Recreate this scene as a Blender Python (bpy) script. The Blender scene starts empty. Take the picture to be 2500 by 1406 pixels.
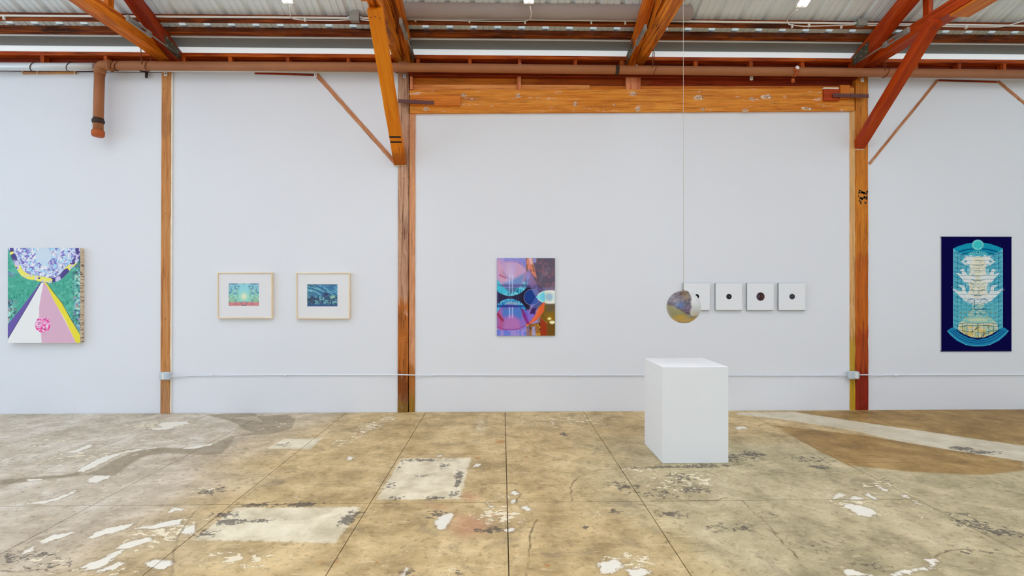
import bpy, bmesh, math, random
import numpy as np
from mathutils import Vector, Matrix

random.seed(7)
rng = np.random.default_rng(11)
SC = bpy.context.scene
COL = SC.collection

# ------------------------------------------------------------------ camera, world, light, exposure
CAM_H, YAW, FPX, CX, CY = 1.5, math.radians(1.1), 1250.0, 1250.0, 703.0
cam = bpy.data.cameras.new('camera')
cam.sensor_width, cam.lens = 36.0, 18.0
cam.clip_start, cam.clip_end = 0.05, 200
camo = bpy.data.objects.new('camera', cam)
camo.location = (0, 0, CAM_H)
camo.rotation_euler = (math.radians(90), 0, -YAW)
COL.objects.link(camo)
SC.camera = camo

world = bpy.data.worlds.new('world')
world.use_nodes = True
SC.world = world
bg = world.node_tree.nodes['Background']
bg.inputs[0].default_value = (0.87, 0.97, 1.05, 1)
bg.inputs[1].default_value = 0.84

def area_light(name, loc, rot, sx, sy, power, col):
    l = bpy.data.lights.new(name, 'AREA')
    l.shape, l.size, l.size_y, l.energy, l.color = 'RECTANGLE', sx, sy, power, col
    o = bpy.data.objects.new(name, l)
    o.location, o.rotation_euler = loc, rot
    COL.objects.link(o)
    return o
# added overhead fill for floor and wall, unseen near the ridge
area_light('overhead_fill', (0, 0.6, 6.3), (math.radians(14), 0, 0), 18, 2.2, 100, (1.0, 0.97, 0.95))
# added fill light aimed up to brighten the roof, unseen above the frame
area_light('roof_fill', (0, 3.0, 3.75), (math.radians(180 + 25), 0, 0), 15, 0.6, 740, (0.95, 0.97, 1.0))
# open loading door at the hall's left end
area_light('side_door', (-13.5, 0.5, 2.0), (0, math.radians(-90), 0), 3.8, 6, 230, (0.62, 0.81, 1.0))

SC.view_settings.view_transform = 'Standard'
SC.view_settings.look = 'None'
SC.view_settings.gamma = 1
SC.view_settings.use_curve_mapping = False
SC.view_settings.exposure = -0.01
SC.cycles.max_bounces = 8
SC.cycles.diffuse_bounces = 5
SC.cycles.use_denoising = True

# ------------------------------------------------------------------ helpers
SA, CA = math.sin(YAW), math.cos(YAW)
def W(px, py, Y):
    """point of the place seen at a photo pixel, on the plane that lies Y metres in front of the camera's spot"""
    u, v = (px - CX) / FPX, (CY - py) / FPX
    dx, dy = SA + u * CA, CA - u * SA
    t = Y / dy
    return Vector((dx * t, Y, CAM_H + v * t))
def FL(px, py):
    u, v = (px - CX) / FPX, (CY - py) / FPX
    t = -CAM_H / v
    return np.array(((SA + u * CA) * t, (CA - u * SA) * t))

def lin(c):
    c = np.asarray(c, float) / 255.0
    return np.where(c <= 0.04045, c / 12.92, ((c + 0.055) / 1.055) ** 2.4)
GAIN = 0.80                      # light reaching the wall: albedo * GAIN = what the photo shows
def alb(c, g=GAIN):
    return np.clip(lin(c) / g, 0, 0.92)
def rgba(c, g=GAIN):
    return tuple(float(x) for x in alb(c, g)) + (1.0,)

def tag(o, label=None, cat=None, group=None, kind=None):
    if label: o['label'] = label
    if cat: o['category'] = cat
    if group: o['group'] = group
    if kind: o['kind'] = kind
    return o

def empty(name, loc, label=None, cat=None, group=None, kind=None):
    o = bpy.data.objects.new(name, None)
    o.location = loc
    o.empty_display_size = 0.1
    COL.objects.link(o)
    return tag(o, label, cat, group, kind)

def wloc(o):
    v = Vector(o.location)
    while o.parent:
        o = o.parent
        v = v + Vector(o.location)
    return v

class MB:
    """collects shapes in world coordinates, linked as one mesh object"""
    def __init__(s):
        s.v, s.f, s.sm = [], [], []
    def add(s, vs, fs, smooth=False):
        n = len(s.v)
        s.v += [Vector(p) for p in vs]
        s.f += [tuple(i + n for i in f) for f in fs]
        s.sm += [smooth] * len(fs)
        return s
    def box(s, a, b, ch=0.0):
        x0, x1 = sorted((a[0], b[0])); y0, y1 = sorted((a[1], b[1])); z0, z1 = sorted((a[2], b[2]))
        if ch <= 0:
            vs = [(x, y, z) for x in (x0, x1) for y in (y0, y1) for z in (z0, z1)]
            return s.add(vs, [(0, 1, 3, 2), (4, 6, 7, 5), (0, 4, 5, 1), (2, 3, 7, 6), (0, 2, 6, 4), (1, 5, 7, 3)])
        bm = bmesh.new()
        bmesh.ops.create_cube(bm, size=1)
        for v in bm.verts:
            v.co = Vector(((x0 + x1) / 2 + v.co.x * (x1 - x0), (y0 + y1) / 2 + v.co.y * (y1 - y0), (z0 + z1) / 2 + v.co.z * (z1 - z0)))
        bmesh.ops.bevel(bm, geom=bm.edges[:], offset=ch, segments=1, affect='EDGES')
        bm.verts.index_update()
        s.add([v.co.copy() for v in bm.verts], [[v.index for v in f.verts] for f in bm.faces])
        bm.free()
        return s
    def hexa(s, q0, q1):
        """two matching quads joined"""
        return s.add(list(q0) + list(q1), [(3, 2, 1, 0), (4, 5, 6, 7), (0, 1, 5, 4), (1, 2, 6, 5), (2, 3, 7, 6), (3, 0, 4, 7)])
    def tube(s, pts, r, n=10, caps=True, rs=None):
        pts = [Vector(p) for p in pts]
        rings, prev = [], None
        for i, p in enumerate(pts):
            d = (pts[min(i + 1, len(pts) - 1)] - pts[max(i - 1, 0)]).normalized()
            if prev is None:
                a = Vector((0, 0, 1)) if abs(d.z) < 0.9 else Vector((1, 0, 0))
                nrm = d.cross(a).normalized()
            else:
                nrm = (prev - d * prev.dot(d)).normalized()
            prev = nrm
            b = d.cross(nrm)
            rr = rs[i] if rs else r
            rings.append([p + (nrm * math.cos(2 * math.pi * k / n) + b * math.sin(2 * math.pi * k / n)) * rr for k in range(n)])
        vs = [v for ring in rings for v in ring]
        fs = []
        for i in range(len(pts) - 1):
            for k in range(n):
                k2 = (k + 1) % n
                fs.append((i * n + k, i * n + k2, (i + 1) * n + k2, (i + 1) * n + k))
        s.add(vs, fs, True)
        if caps:
            m = len(s.v)
            base = m - len(vs)
            s.f.append(tuple(base + k for k in reversed(range(n)))); s.sm.append(False)
            s.f.append(tuple(m - n + k for k in range(n))); s.sm.append(False)
        return s
    def build(s, name, mat, parent=None, origin=None):
        if origin is None:
            lo = Vector((min(v.x for v in s.v), min(v.y for v in s.v), min(v.z for v in s.v)))
            hi = Vector((max(v.x for v in s.v), max(v.y for v in s.v), max(v.z for v in s.v)))
            origin = Vector(((lo.x + hi.x) / 2, (lo.y + hi.y) / 2, lo.z))
        origin = Vector(origin)
        me = bpy.data.meshes.new(name)
        me.from_pydata([v - origin for v in s.v], [], s.f)
        me.polygons.foreach_set('use_smooth', s.sm)
        me.materials.append(mat)
        me.update()
        o = bpy.data.objects.new(name, me)
        COL.objects.link(o)
        o.location = origin
        if parent:
            o.parent = parent
            o.location = origin - wloc(parent)
        return o

def arc_path(pts, rad, n=6):
    """round the corners of a polyline"""
    pts = [Vector(p) for p in pts]
    out = [pts[0]]
    for i in range(1, len(pts) - 1):
        a, b, c = pts[i - 1], pts[i], pts[i + 1]
        d0, d1 = (a - b), (c - b)
        r = min(rad, d0.length * 0.45, d1.length * 0.45)
        p0, p1 = b + d0.normalized() * r, b + d1.normalized() * r
        for k in range(n + 1):
            t = k / n
            out.append(p0 * (1 - t) ** 2 + b * 2 * t * (1 - t) + p1 * t * t)
    out.append(pts[-1])
    return out

def beam(name, p0, p1, w, h, mat, parent=None, up=(0, 0, 1), rough=0.002, ch=0.004, seg=None, taper=None):
    """sawn timber: its length along the object's own X (so the grain follows it), width w sideways, height h along up"""
    p0, p1 = Vector(p0), Vector(p1)
    d = p1 - p0
    L = d.length
    xa = d.normalized()
    up = Vector(up)
    ya = up.cross(xa).normalized()
    za = xa.cross(ya).normalized()
    seg = seg or max(2, min(60, int(L / 0.12)))
    rr = random.Random(hash((name, round(p0.x, 2), round(p0.z, 2), round(L, 2))) & 0xffff)
    rr = random.Random(int(abs(p0.x * 1013 + p0.y * 311 + p0.z * 97 + L * 53) * 10))
    vs, fs = [], []
    ring = [(-w / 2 + ch, -h / 2), (w / 2 - ch, -h / 2), (w / 2, -h / 2 + ch), (w / 2, h / 2 - ch),
            (w / 2 - ch, h / 2), (-w / 2 + ch, h / 2), (-w / 2, h / 2 - ch), (-w / 2, -h / 2 + ch)]
    for i in range(seg + 1):
        x = L * i / seg
        k = 1.0 if not taper else 1 + (taper - 1) * i / seg
        jit = [rr.uniform(-rough, rough) for _ in range(8)]
        for (y, z), j in zip(ring, jit):
            vs.append((x, y * k + (j if abs(y) > 0 else 0), z * k + j * 0.5))
    for i in range(seg):
        for k in range(8):
            k2 = (k + 1) % 8
            fs.append((i * 8 + k, i * 8 + k2, (i + 1) * 8 + k2, (i + 1) * 8 + k))
    fs.append(tuple(reversed(range(8))))
    fs.append(tuple(seg * 8 + k for k in range(8)))
    me = bpy.data.meshes.new(name)
    me.from_pydata(vs, [], fs)
    me.materials.append(mat)
    bm = bmesh.new(); bm.from_mesh(me); bmesh.ops.recalc_face_normals(bm, faces=bm.faces); bm.to_mesh(me); bm.free()
    o = bpy.data.objects.new(name, me)
    COL.objects.link(o)
    M = Matrix((xa, ya, za)).transposed()
    o.rotation_euler = M.to_euler()
    o.location = p0
    if parent:
        o.parent = parent
        o.location = p0 - wloc(parent)
    return o

# ------------------------------------------------------------------ materials
class NT:
    def __init__(s, name, rough=0.6, spec=0.3, metal=0.0):
        s.m = bpy.data.materials.new(name)
        s.m.use_nodes = True
        s.t = s.m.node_tree
        s.b = s.t.nodes['Principled BSDF']
        s.b.inputs['Roughness'].default_value = rough
        s.b.inputs['Specular IOR Level'].default_value = spec
        s.b.inputs['Metallic'].default_value = metal
    def n(s, typ, **kw):
        nd = s.t.nodes.new(typ)
        for k, v in kw.items():
            if k.startswith('i_'):
                nd.inputs[int(k[2:])].default_value = v
            else:
                setattr(nd, k, v)
        return nd
    def l(s, a, b):
        s.t.links.new(a, b)
    def val(s, x, sock):
        if isinstance(x, (int, float)):
            sock.default_value = x
        elif isinstance(x, tuple):
            sock.default_value = x
        else:
            s.l(x, sock)
    def math(s, op, a, b=0.0, c=0.0, clamp=False):
        nd = s.n('ShaderNodeMath', operation=op, use_clamp=clamp)
        for i, x in enumerate((a, b, c)):
            s.val(x, nd.inputs[i])
        return nd.outputs[0]
    def mix(s, f, a, b, typ='MIX'):
        nd = s.n('ShaderNodeMix', data_type='RGBA', blend_type=typ)
        s.val(f, nd.inputs[0]); s.val(a, nd.inputs[6]); s.val(b, nd.inputs[7])
        return nd.outputs[2]
    def noise(s, vec, scale, detail=4.0, rough=0.55, dist=0.0, out=0):
        nd = s.n('ShaderNodeTexNoise')
        if vec is not None: s.l(vec, nd.inputs['Vector'])
        nd.inputs['Scale'].default_value = scale
        nd.inputs['Detail'].default_value = detail
        nd.inputs['Roughness'].default_value = rough
        nd.inputs['Distortion'].default_value = dist
        return nd.outputs[out]
    def remap(s, x, a, b, c=0.0, d=1.0):
        nd = s.n('ShaderNodeMapRange')
        s.val(x, nd.inputs[0])
        for i, v in enumerate((a, b, c, d)):
            nd.inputs[i + 1].default_value = v
        return nd.outputs[0]
    def ramp(s, f, stops):
        nd = s.n('ShaderNodeValToRGB')
        e = nd.color_ramp.elements
        while len(e) < len(stops): e.new(0.5)
        for el, (p, c) in zip(e, stops):
            el.position = p; el.color = c
        s.l(f, nd.inputs[0])
        return nd.outputs[0]
    def coords(s, which='Object'):
        return s.n('ShaderNodeTexCoord').outputs[which]
    def mapping(s, vec, scale=(1, 1, 1), loc=(0, 0, 0)):
        nd = s.n('ShaderNodeMapping')
        s.l(vec, nd.inputs[0])
        nd.inputs[1].default_value = loc
        nd.inputs[3].default_value = scale
        return nd.outputs[0]
    def color(s, c):
        s.val(c, s.b.inputs['Base Color'])
    def bump(s, h, strength=0.3, dist=0.01):
        nd = s.n('ShaderNodeBump')
        nd.inputs['Strength'].default_value = strength
        nd.inputs['Distance'].default_value = dist
        s.l(h, nd.inputs['Height'])
        s.l(nd.outputs[0], s.b.inputs['Normal'])

def plain(name, c, rough=0.5, metal=0.0, spec=0.3, var=0.08, scale=6.0, bump=0.0, g=GAIN):
    t = NT(name, rough, spec, metal)
    base = rgba(c, g)
    n = t.noise(t.coords(), scale, 4, 0.6)
    dark = tuple(x * (1 - var) for x in base[:3]) + (1,)
    lite = tuple(min(1, x * (1 + var * 0.6)) for x in base[:3]) + (1,)
    t.color(t.mix(n, dark, lite))
    if bump: t.bump(t.noise(t.coords(), scale * 8, 3), bump, 0.003)
    return t.m

def emit(name, c, strength):
    t = NT(name)
    e = t.n('ShaderNodeEmission')
    e.inputs[0].default_value = tuple(c) + (1,)
    e.inputs[1].default_value = strength
    t.l(e.outputs[0], t.n('ShaderNodeOutputMaterial').inputs[0])
    t.t.nodes.remove(t.b)
    for nd in [n for n in t.t.nodes if n.type == 'OUTPUT_MATERIAL'][:1]:
        t.t.nodes.remove(nd)
    return t.m

def wood(name, lite, mid, dark, stain=0.35, stain_col=None, white=0.0, zones=None, rough=0.5, grain=1.0, specks=0.3, streak=0.0):
    """grain along the object's own X. zones: list of (x0, x1, colour, amount) bands of another tint along the length"""
    t = NT(name, rough, 0.25)
    rnd = t.n('ShaderNodeObjectInfo').outputs['Random']
    off = t.n('ShaderNodeCombineXYZ')
    t.l(t.math('MULTIPLY', rnd, 37.0), off.inputs[0]); t.l(t.math('MULTIPLY', rnd, 11.0), off.inputs[1])
    co = t.coords()
    ad = t.n('ShaderNodeVectorMath', operation='ADD'); t.l(co, ad.inputs[0]); t.l(off.outputs[0], ad.inputs[1])
    v = ad.outputs[0]
    g1 = t.noise(t.mapping(v, (0.9, 16 * grain, 16 * grain)), 1.6, 6, 0.62, 0.9)
    g2 = t.noise(t.mapping(v, (2.5, 90, 90)), 1.4, 3, 0.6, 0.3)
    g = t.math('ADD', t.math('MULTIPLY', g1, 0.8), t.math('MULTIPLY', g2, 0.25))
    col = t.ramp(g, [(0.34, rgba(dark)), (0.47, rgba(mid)), (0.62, rgba(lite))])
    if zones:
        sx = t.n('ShaderNodeSeparateXYZ'); t.l(co, sx.inputs[0])
        wob = t.math('MULTIPLY', t.math('SUBTRACT', t.noise(t.mapping(v, (3, 25, 25)), 1.5, 4), 0.5), 0.5)
        x = t.math('ADD', sx.outputs[0], wob)
        for (x0, x1, c, a) in zones:
            m = t.math('MULTIPLY', t.remap(x, x0 - 0.05, x0 + 0.05), t.remap(x, x1 + 0.05, x1 - 0.05))
            tint = t.mix(t.remap(g, 0.34, 0.62), tuple(k * 0.55 for k in rgba(c)[:3]) + (1,), rgba(c))
            col = t.mix(t.math('MULTIPLY', m, a), col, tint)
    if stain:
        sn = t.noise(t.mapping(v, (1.3, 5, 5)), 1.5, 5, 0.65, 0.6)
        m = t.remap(sn, 0.52, 0.66, 0, stain)
        col = t.mix(m, col, rgba(stain_col or (40, 18, 8)))
    if streak:
        sk = t.noise(t.mapping(v, (1.8, 55, 55), (4, 0, 0)), 1.0, 5, 0.6, 0.4)
        gate = t.remap(t.noise(t.mapping(v, (1.0, 6, 6), (8, 1, 1)), 2.2, 3), 0.42, 0.62)
        col = t.mix(t.math('MULTIPLY', t.math('MULTIPLY', t.remap(sk, 0.54, 0.62), gate), streak), col, rgba((58, 26, 12)))
    if specks:
        vo = t.n('ShaderNodeTexVoronoi'); vo.inputs['Scale'].default_value = 14
        t.l(t.mapping(v, (0.7, 1.4, 1.4)), vo.inputs['Vector'])
        m = t.remap(vo.outputs['Distance'], 0.10, 0.05, 0, specks)
        col = t.mix(m, col, rgba((45, 20, 8)))
    if white:
        sn = t.noise(t.mapping(v, (2.2, 9, 9), (9, 4, 2)), 2.0, 6, 0.7, 0.4)
        m = t.remap(sn, 0.60 , 0.66, 0, white)
        col = t.mix(m, col, rgba((215, 195, 185)))
    t.color(col)
    t.bump(g, 0.25, 0.004)
    return t.m

M = {}
M['wall'] = plain('wall_paint', (209, 212, 219), 0.75, var=0.015, scale=1.2, bump=0.03)
M['pedestal'] = plain('pedestal_paint', (216, 219, 226), 0.55, var=0.01, scale=2)
M['white'] = plain('white_paint', (222, 224, 225), 0.5, var=0.02)
M['white_edge'] = plain('white_bead', (226, 216, 200), 0.6, var=0.08, scale=20)
M['sheet'] = plain('galvalume_roof_sheet', (209, 217, 229), 0.45, metal=0.0, var=0.06, scale=3)
M['sheet_line'] = plain('sheet_lap_line', (110, 108, 105), 0.6)
M['flash'] = plain('grey_flashing', (118, 122, 120), 0.5, var=0.15, scale=2)
M['duct'] = plain('grey_curved_sheet', (150, 138, 134), 0.45, var=0.12, scale=2)
M['pipe'] = plain('brown_iron_pipe', (156, 100, 64), 0.5, var=0.2, scale=5)
M['pipe_cap'] = plain('rusty_cap', (168, 84, 40), 0.6, var=0.2, scale=15)
M['pipe_dark'] = plain('dark_collar', (58, 42, 36), 0.6, var=0.2)
M['silver'] = plain('silver_duct', (200, 204, 208), 0.35, metal=0.2, var=0.06)
M['conduit'] = plain('white_conduit', (214, 212, 208), 0.4, var=0.03)
M['galv'] = plain('galvanized_box', (180, 192, 200), 0.45, metal=0.1, var=0.12, scale=20)
M['galv2'] = plain('grey_box', (140, 138, 132), 0.5, metal=0.2, var=0.1, scale=20)
M['steel'] = plain('grey_steel', (130, 126, 120), 0.45, metal=0.3, var=0.2, scale=12)
M['iron'] = plain('iron_strap', (98, 62, 60), 0.6, var=0.2, scale=12)
M['gusset'] = plain('gusset_steel', (84, 80, 62), 0.55, metal=0.2, var=0.25, scale=10)
M['wire'] = plain('rust_wire', (120, 64, 34), 0.6)
M['cable'] = plain('thin_steel_cable', (185, 178, 165), 0.5)
M['black'] = plain('black_tape', (22, 20, 22), 0.6)
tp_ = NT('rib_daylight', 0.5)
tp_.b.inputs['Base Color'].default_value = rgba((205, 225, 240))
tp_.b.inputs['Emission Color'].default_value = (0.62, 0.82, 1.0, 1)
tp_.b.inputs['Emission Strength'].default_value = 0.4  # own glow in place of daylight leaking in at the ribs
M['rib_leak'] = tp_.m
M['dark_gap'] = plain('dark_joint', (78, 62, 40), 0.9)
M['gallery_maple'] = wood('maple_frame', (232, 214, 186), (220, 198, 166), (196, 170, 134), 0.0, specks=0, rough=0.45)
M['mat'] = plain('mat_board', (216, 216, 219), 0.8, var=0.01)
M['alu'] = plain('panel_edge', (150, 156, 158), 0.4, var=0.05)
M['outlet'] = plain('outlet_face', (228, 236, 240), 0.4, var=0.02)
M['canvas_edge'] = None
M['tube'] = emit('lamp_tube', (1.0, 0.97, 0.86), 5.0)
M['daylight'] = None

W_TRUSS = wood('truss_timber', (212, 122, 18), (182, 86, 8), (112, 42, 4), 0.35, streak=0.4)
W_TOP = wood('top_chord_timber', (150, 52, 5), (122, 32, 3), (74, 18, 2), 0.4)  # dark red puts the top chord's shade into the wood colour
W_ROUGH = wood('rough_truss_timber', (214, 130, 30), (172, 88, 14), (70, 28, 5), 0.6, streak=0.9)
W_RED = wood('red_chord_timber', (182, 72, 8), (156, 50, 4), (100, 28, 3), 0.3)
W_BRACE = wood('bright_brace', (214, 128, 14), (206, 114, 8), (184, 92, 6), 0.0, specks=0.05, grain=0.5, zones=[(-1, 0.19, (158, 76, 18), 0.75)])
W_BRACE_SHADE = wood('shaded_brace', (168, 62, 4), (152, 46, 3), (120, 30, 2), 0.1, specks=0.1, grain=0.5)  # same timber as the orange brace, with its shade mixed into the colour
W_PURLIN = wood('purlin_timber', (150, 74, 16), (104, 42, 9), (58, 20, 5), 0.85, (38, 16, 8), streak=0.6)
W_PLATE = wood('plate_timber', (202, 96, 14), (160, 60, 8), (92, 28, 4), 0.45)
W_RECESS = wood('recess_board', (136, 46, 6), (112, 34, 5), (70, 18, 3), 0.3)
W_BACK = wood('recess_back_timber', (150, 50, 6), (120, 34, 5), (76, 18, 3), 0.25, zones=[(-1, 1.55, (206, 118, 30), 0.85), (1.5, 2.9, (180, 84, 14), 0.7)])
W_HEADER = wood('header_timber', (212, 138, 48), (196, 116, 26), (164, 84, 14), 0.22, (120, 52, 8), white=0.6, streak=0.45)
W_LEDGE = wood('ledge_timber', (222, 150, 84), (204, 128, 60), (160, 84, 30), 0.3, (140, 60, 20))
W_POST_L = wood('left_post_timber', (188, 134, 82), (176, 116, 62), (142, 84, 42), 0.12, (110, 60, 26), zones=[(-1, 0.35, (168, 124, 88), 0.7), (3.3, 3.6, (160, 104, 60), 0.6)], specks=0.9, streak=0.3)
W_POST_M = wood('middle_post_timber', (184, 146, 118), (162, 118, 92), (118, 78, 56), 0.3, zones=[(0.2, 1.36, (178, 98, 20), 0.92), (-1, 0.45, (112, 54, 12), 0.8), (-1, 0.12, (132, 100, 34), 0.8)], specks=0.9, white=0.25, streak=0.85)
W_TRIM_M = wood('middle_stud_timber', (202, 148, 108), (190, 130, 92), (160, 100, 62), 0.1, zones=[(-1, 0.55, (164, 98, 26), 0.85), (-1, 0.2, (150, 116, 40), 0.8)], specks=0.5, white=0.2, streak=0.4)
W_POST_R = wood('right_post_timber', (196, 122, 28), (182, 104, 18), (150, 76, 10), 0.1, zones=[(0.85, 1.9, (180, 84, 8), 0.8), (-1, 1.0, (162, 58, 6), 0.9), (-1, 0.5, (128, 18, 4), 0.8)], specks=0.5, streak=0.5)
W_TRIM_R = wood('right_stud_timber', (208, 164, 108), (194, 146, 92), (162, 112, 60), 0.05, zones=[(-1, 0.95, (176, 130, 50), 0.85), (0.3, 0.9, (196, 160, 24), 0.5), (-1, 0.35, (190, 150, 20), 0.8)], specks=0.5, white=0.35, streak=0.4)
W_LET = wood('let_in_brace_timber', (186, 130, 92), (166, 106, 66), (128, 76, 44), 0.15, white=0.35, streak=0.5)
W_BLOCK = wood('block_timber', (206, 122, 36), (188, 100, 22), (150, 66, 12), 0.15)
W_BLOCK2 = wood('red_block_timber', (172, 66, 16), (154, 50, 10), (120, 34, 8), 0.1)
W_PINK = wood('pink_block_timber', (206, 132, 92), (186, 106, 66), (140, 66, 32), 0.1)

# ------------------------------------------------------------------ numpy painting tools (flat prints and floor wear masks)
TAB = rng.random((256, 256))
def vnoise(x, y, seed=0):
    x = np.asarray(x, float) + seed * 17.31; y = np.asarray(y, float) + seed * 7.77
    xi, yi = np.floor(x).astype(int), np.floor(y).astype(int)
    fx, fy = x - xi, y - yi
    fx, fy = fx * fx * (3 - 2 * fx), fy * fy * (3 - 2 * fy)
    a, b = TAB[xi & 255, yi & 255], TAB[(xi + 1) & 255, yi & 255]
    c, d = TAB[xi & 255, (yi + 1) & 255], TAB[(xi + 1) & 255, (yi + 1) & 255]
    return a * (1 - fx) * (1 - fy) + b * fx * (1 - fy) + c * (1 - fx) * fy + d * fx * fy
def fbm(x, y, seed=0, oct=4):
    s, a, t = 0.0, 1.0, 0.0
    for i in range(oct):
        s = s + a * vnoise(x * 2 ** i, y * 2 ** i, seed + i * 3); t += a; a *= 0.55
    return s / t
def sd_poly(x, y, poly):
    p = np.asarray(poly, float)
    d = np.full(x.shape, 1e9); sgn = np.ones(x.shape)
    n = len(p)
    for i in range(n):
        a, b = p[i], p[i - 1]
        ex, ey = b[0] - a[0], b[1] - a[1]
        wx, wy = x - a[0], y - a[1]
        t = np.clip((wx * ex + wy * ey) / (ex * ex + ey * ey + 1e-12), 0, 1)
        d = np.minimum(d, (wx - ex * t) ** 2 + (wy - ey * t) ** 2)
        c1, c2, c3 = y >= a[1], y < b[1], ex * wy > ey * wx
        flip = (c1 & c2 & c3) | (~c1 & ~c2 & ~c3)
        sgn = np.where(flip, -sgn, sgn)
    return sgn * np.sqrt(d)
def sd_line(x, y, pts, taper=None):
    p = np.asarray(pts, float)
    d = np.full(x.shape, 1e9)
    L = len(p) - 1
    for i in range(L):
        a, b = p[i], p[i + 1]
        ex, ey = b[0] - a[0], b[1] - a[1]
        t = np.clip(((x - a[0]) * ex + (y - a[1]) * ey) / (ex * ex + ey * ey + 1e-12), 0, 1)
        dd = np.hypot(x - a[0] - ex * t, y - a[1] - ey * t)
        if taper:
            dd = dd - (taper[i] + (taper[i + 1] - taper[i]) * t)
        d = np.minimum(d, dd)
    return d
class Img:
    def __init__(s, x0, x1, y0, y1, nx, ny, base):
        s.x, s.y = np.meshgrid(np.linspace(x0, x1, nx), np.linspace(y0, y1, ny))
        s.c = np.ones(s.x.shape + (3,)) * np.asarray(base, float)
        s.aa = (x1 - x0) / nx
    def put(s, m, col):
        m = np.clip(m, 0, 1)[..., None]
        s.c = s.c * (1 - m) + np.asarray(col, float) * m
        return s
    def fill(s, sd, col, a=1.0, soft=None):
        return s.put(np.clip(0.5 - sd / (soft or s.aa), 0, 1) * a, col)
    def poly(s, pts, col, a=1.0, soft=None):
        return s.fill(sd_poly(s.x, s.y, pts), col, a, soft)
    def ell(s, cx, cy, rx, ry=None, col=(0, 0, 0), a=1.0, soft=None):
        ry = ry or rx
        return s.fill((np.hypot((s.x - cx) / rx, (s.y - cy) / ry) - 1) * min(rx, ry), col, a, soft)
    def line(s, pts, w, col, a=1.0, taper=None, soft=None):
        d = sd_line(s.x, s.y, pts, taper)
        return s.fill(d - (0 if taper else w / 2), col, a, soft)
    def noise(s, sc, seed=0, oct=4, sx=1.0, sy=1.0):
        return fbm(s.x * sx / sc, s.y * sy / sc, seed, oct)

def paint_mat(name, rough=0.6, spec=0.2):
    t = NT(name, rough, spec)
    a = t.n('ShaderNodeAttribute'); a.attribute_name = 'paint'
    t.color(a.outputs['Color'])
    return t.m

def picture_grid(name, img, x0, x1, z0, z1, Y, mat, parent, slab=0.002):
    """thin printed sheet: front grid carries the print, closed by sides and back"""
    ny, nx = img.x.shape
    xs = np.linspace(x0, x1, nx); zs = np.linspace(z1, z0, ny)
    Xg, Zg = np.meshgrid(xs, zs)
    org = Vector(((x0 + x1) / 2, Y, z0))
    co = np.stack([Xg - org.x, np.zeros_like(Xg), Zg - org.z], -1).reshape(-1, 3)
    idx = np.arange(nx * ny).reshape(ny, nx)
    fc = np.stack([idx[1:, :-1], idx[1:, 1:], idx[:-1, 1:], idx[:-1, :-1]], -1).reshape(-1, 4)
    back = np.array([[x0 - org.x, slab, z0 - org.z], [x1 - org.x, slab, z0 - org.z], [x1 - org.x, slab, z1 - org.z], [x0 - org.x, slab, z1 - org.z]])
    n = nx * ny
    c = [idx[-1, 0], idx[-1, -1], idx[0, -1], idx[0, 0]]
    extra = [(n + 1, n, n + 3, n + 2), (c[0], n, n + 1, c[1]), (c[1], n + 1, n + 2, c[2]), (c[2], n + 2, n + 3, c[3]), (c[3], n + 3, n, c[0])]
    me = bpy.data.meshes.new(name)
    me.from_pydata(np.vstack([co, back]).tolist(), [], fc.tolist() + extra)
    at = me.attributes.new('paint', 'FLOAT_COLOR', 'POINT')
    cols = np.ones((n + 4, 4), np.float32)
    cols[:n, :3] = alb(img.c).reshape(-1, 3)
    cols[n:, :3] = 0.6
    at.data.foreach_set('color', cols.ravel())
    me.materials.append(mat)
    o = bpy.data.objects.new(name, me)
    COL.objects.link(o)
    o.location = org
    if parent:
        o.parent = parent; o.location = org - wloc(parent)
    return o

YW = 6.215          # face of the painted wall
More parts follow.
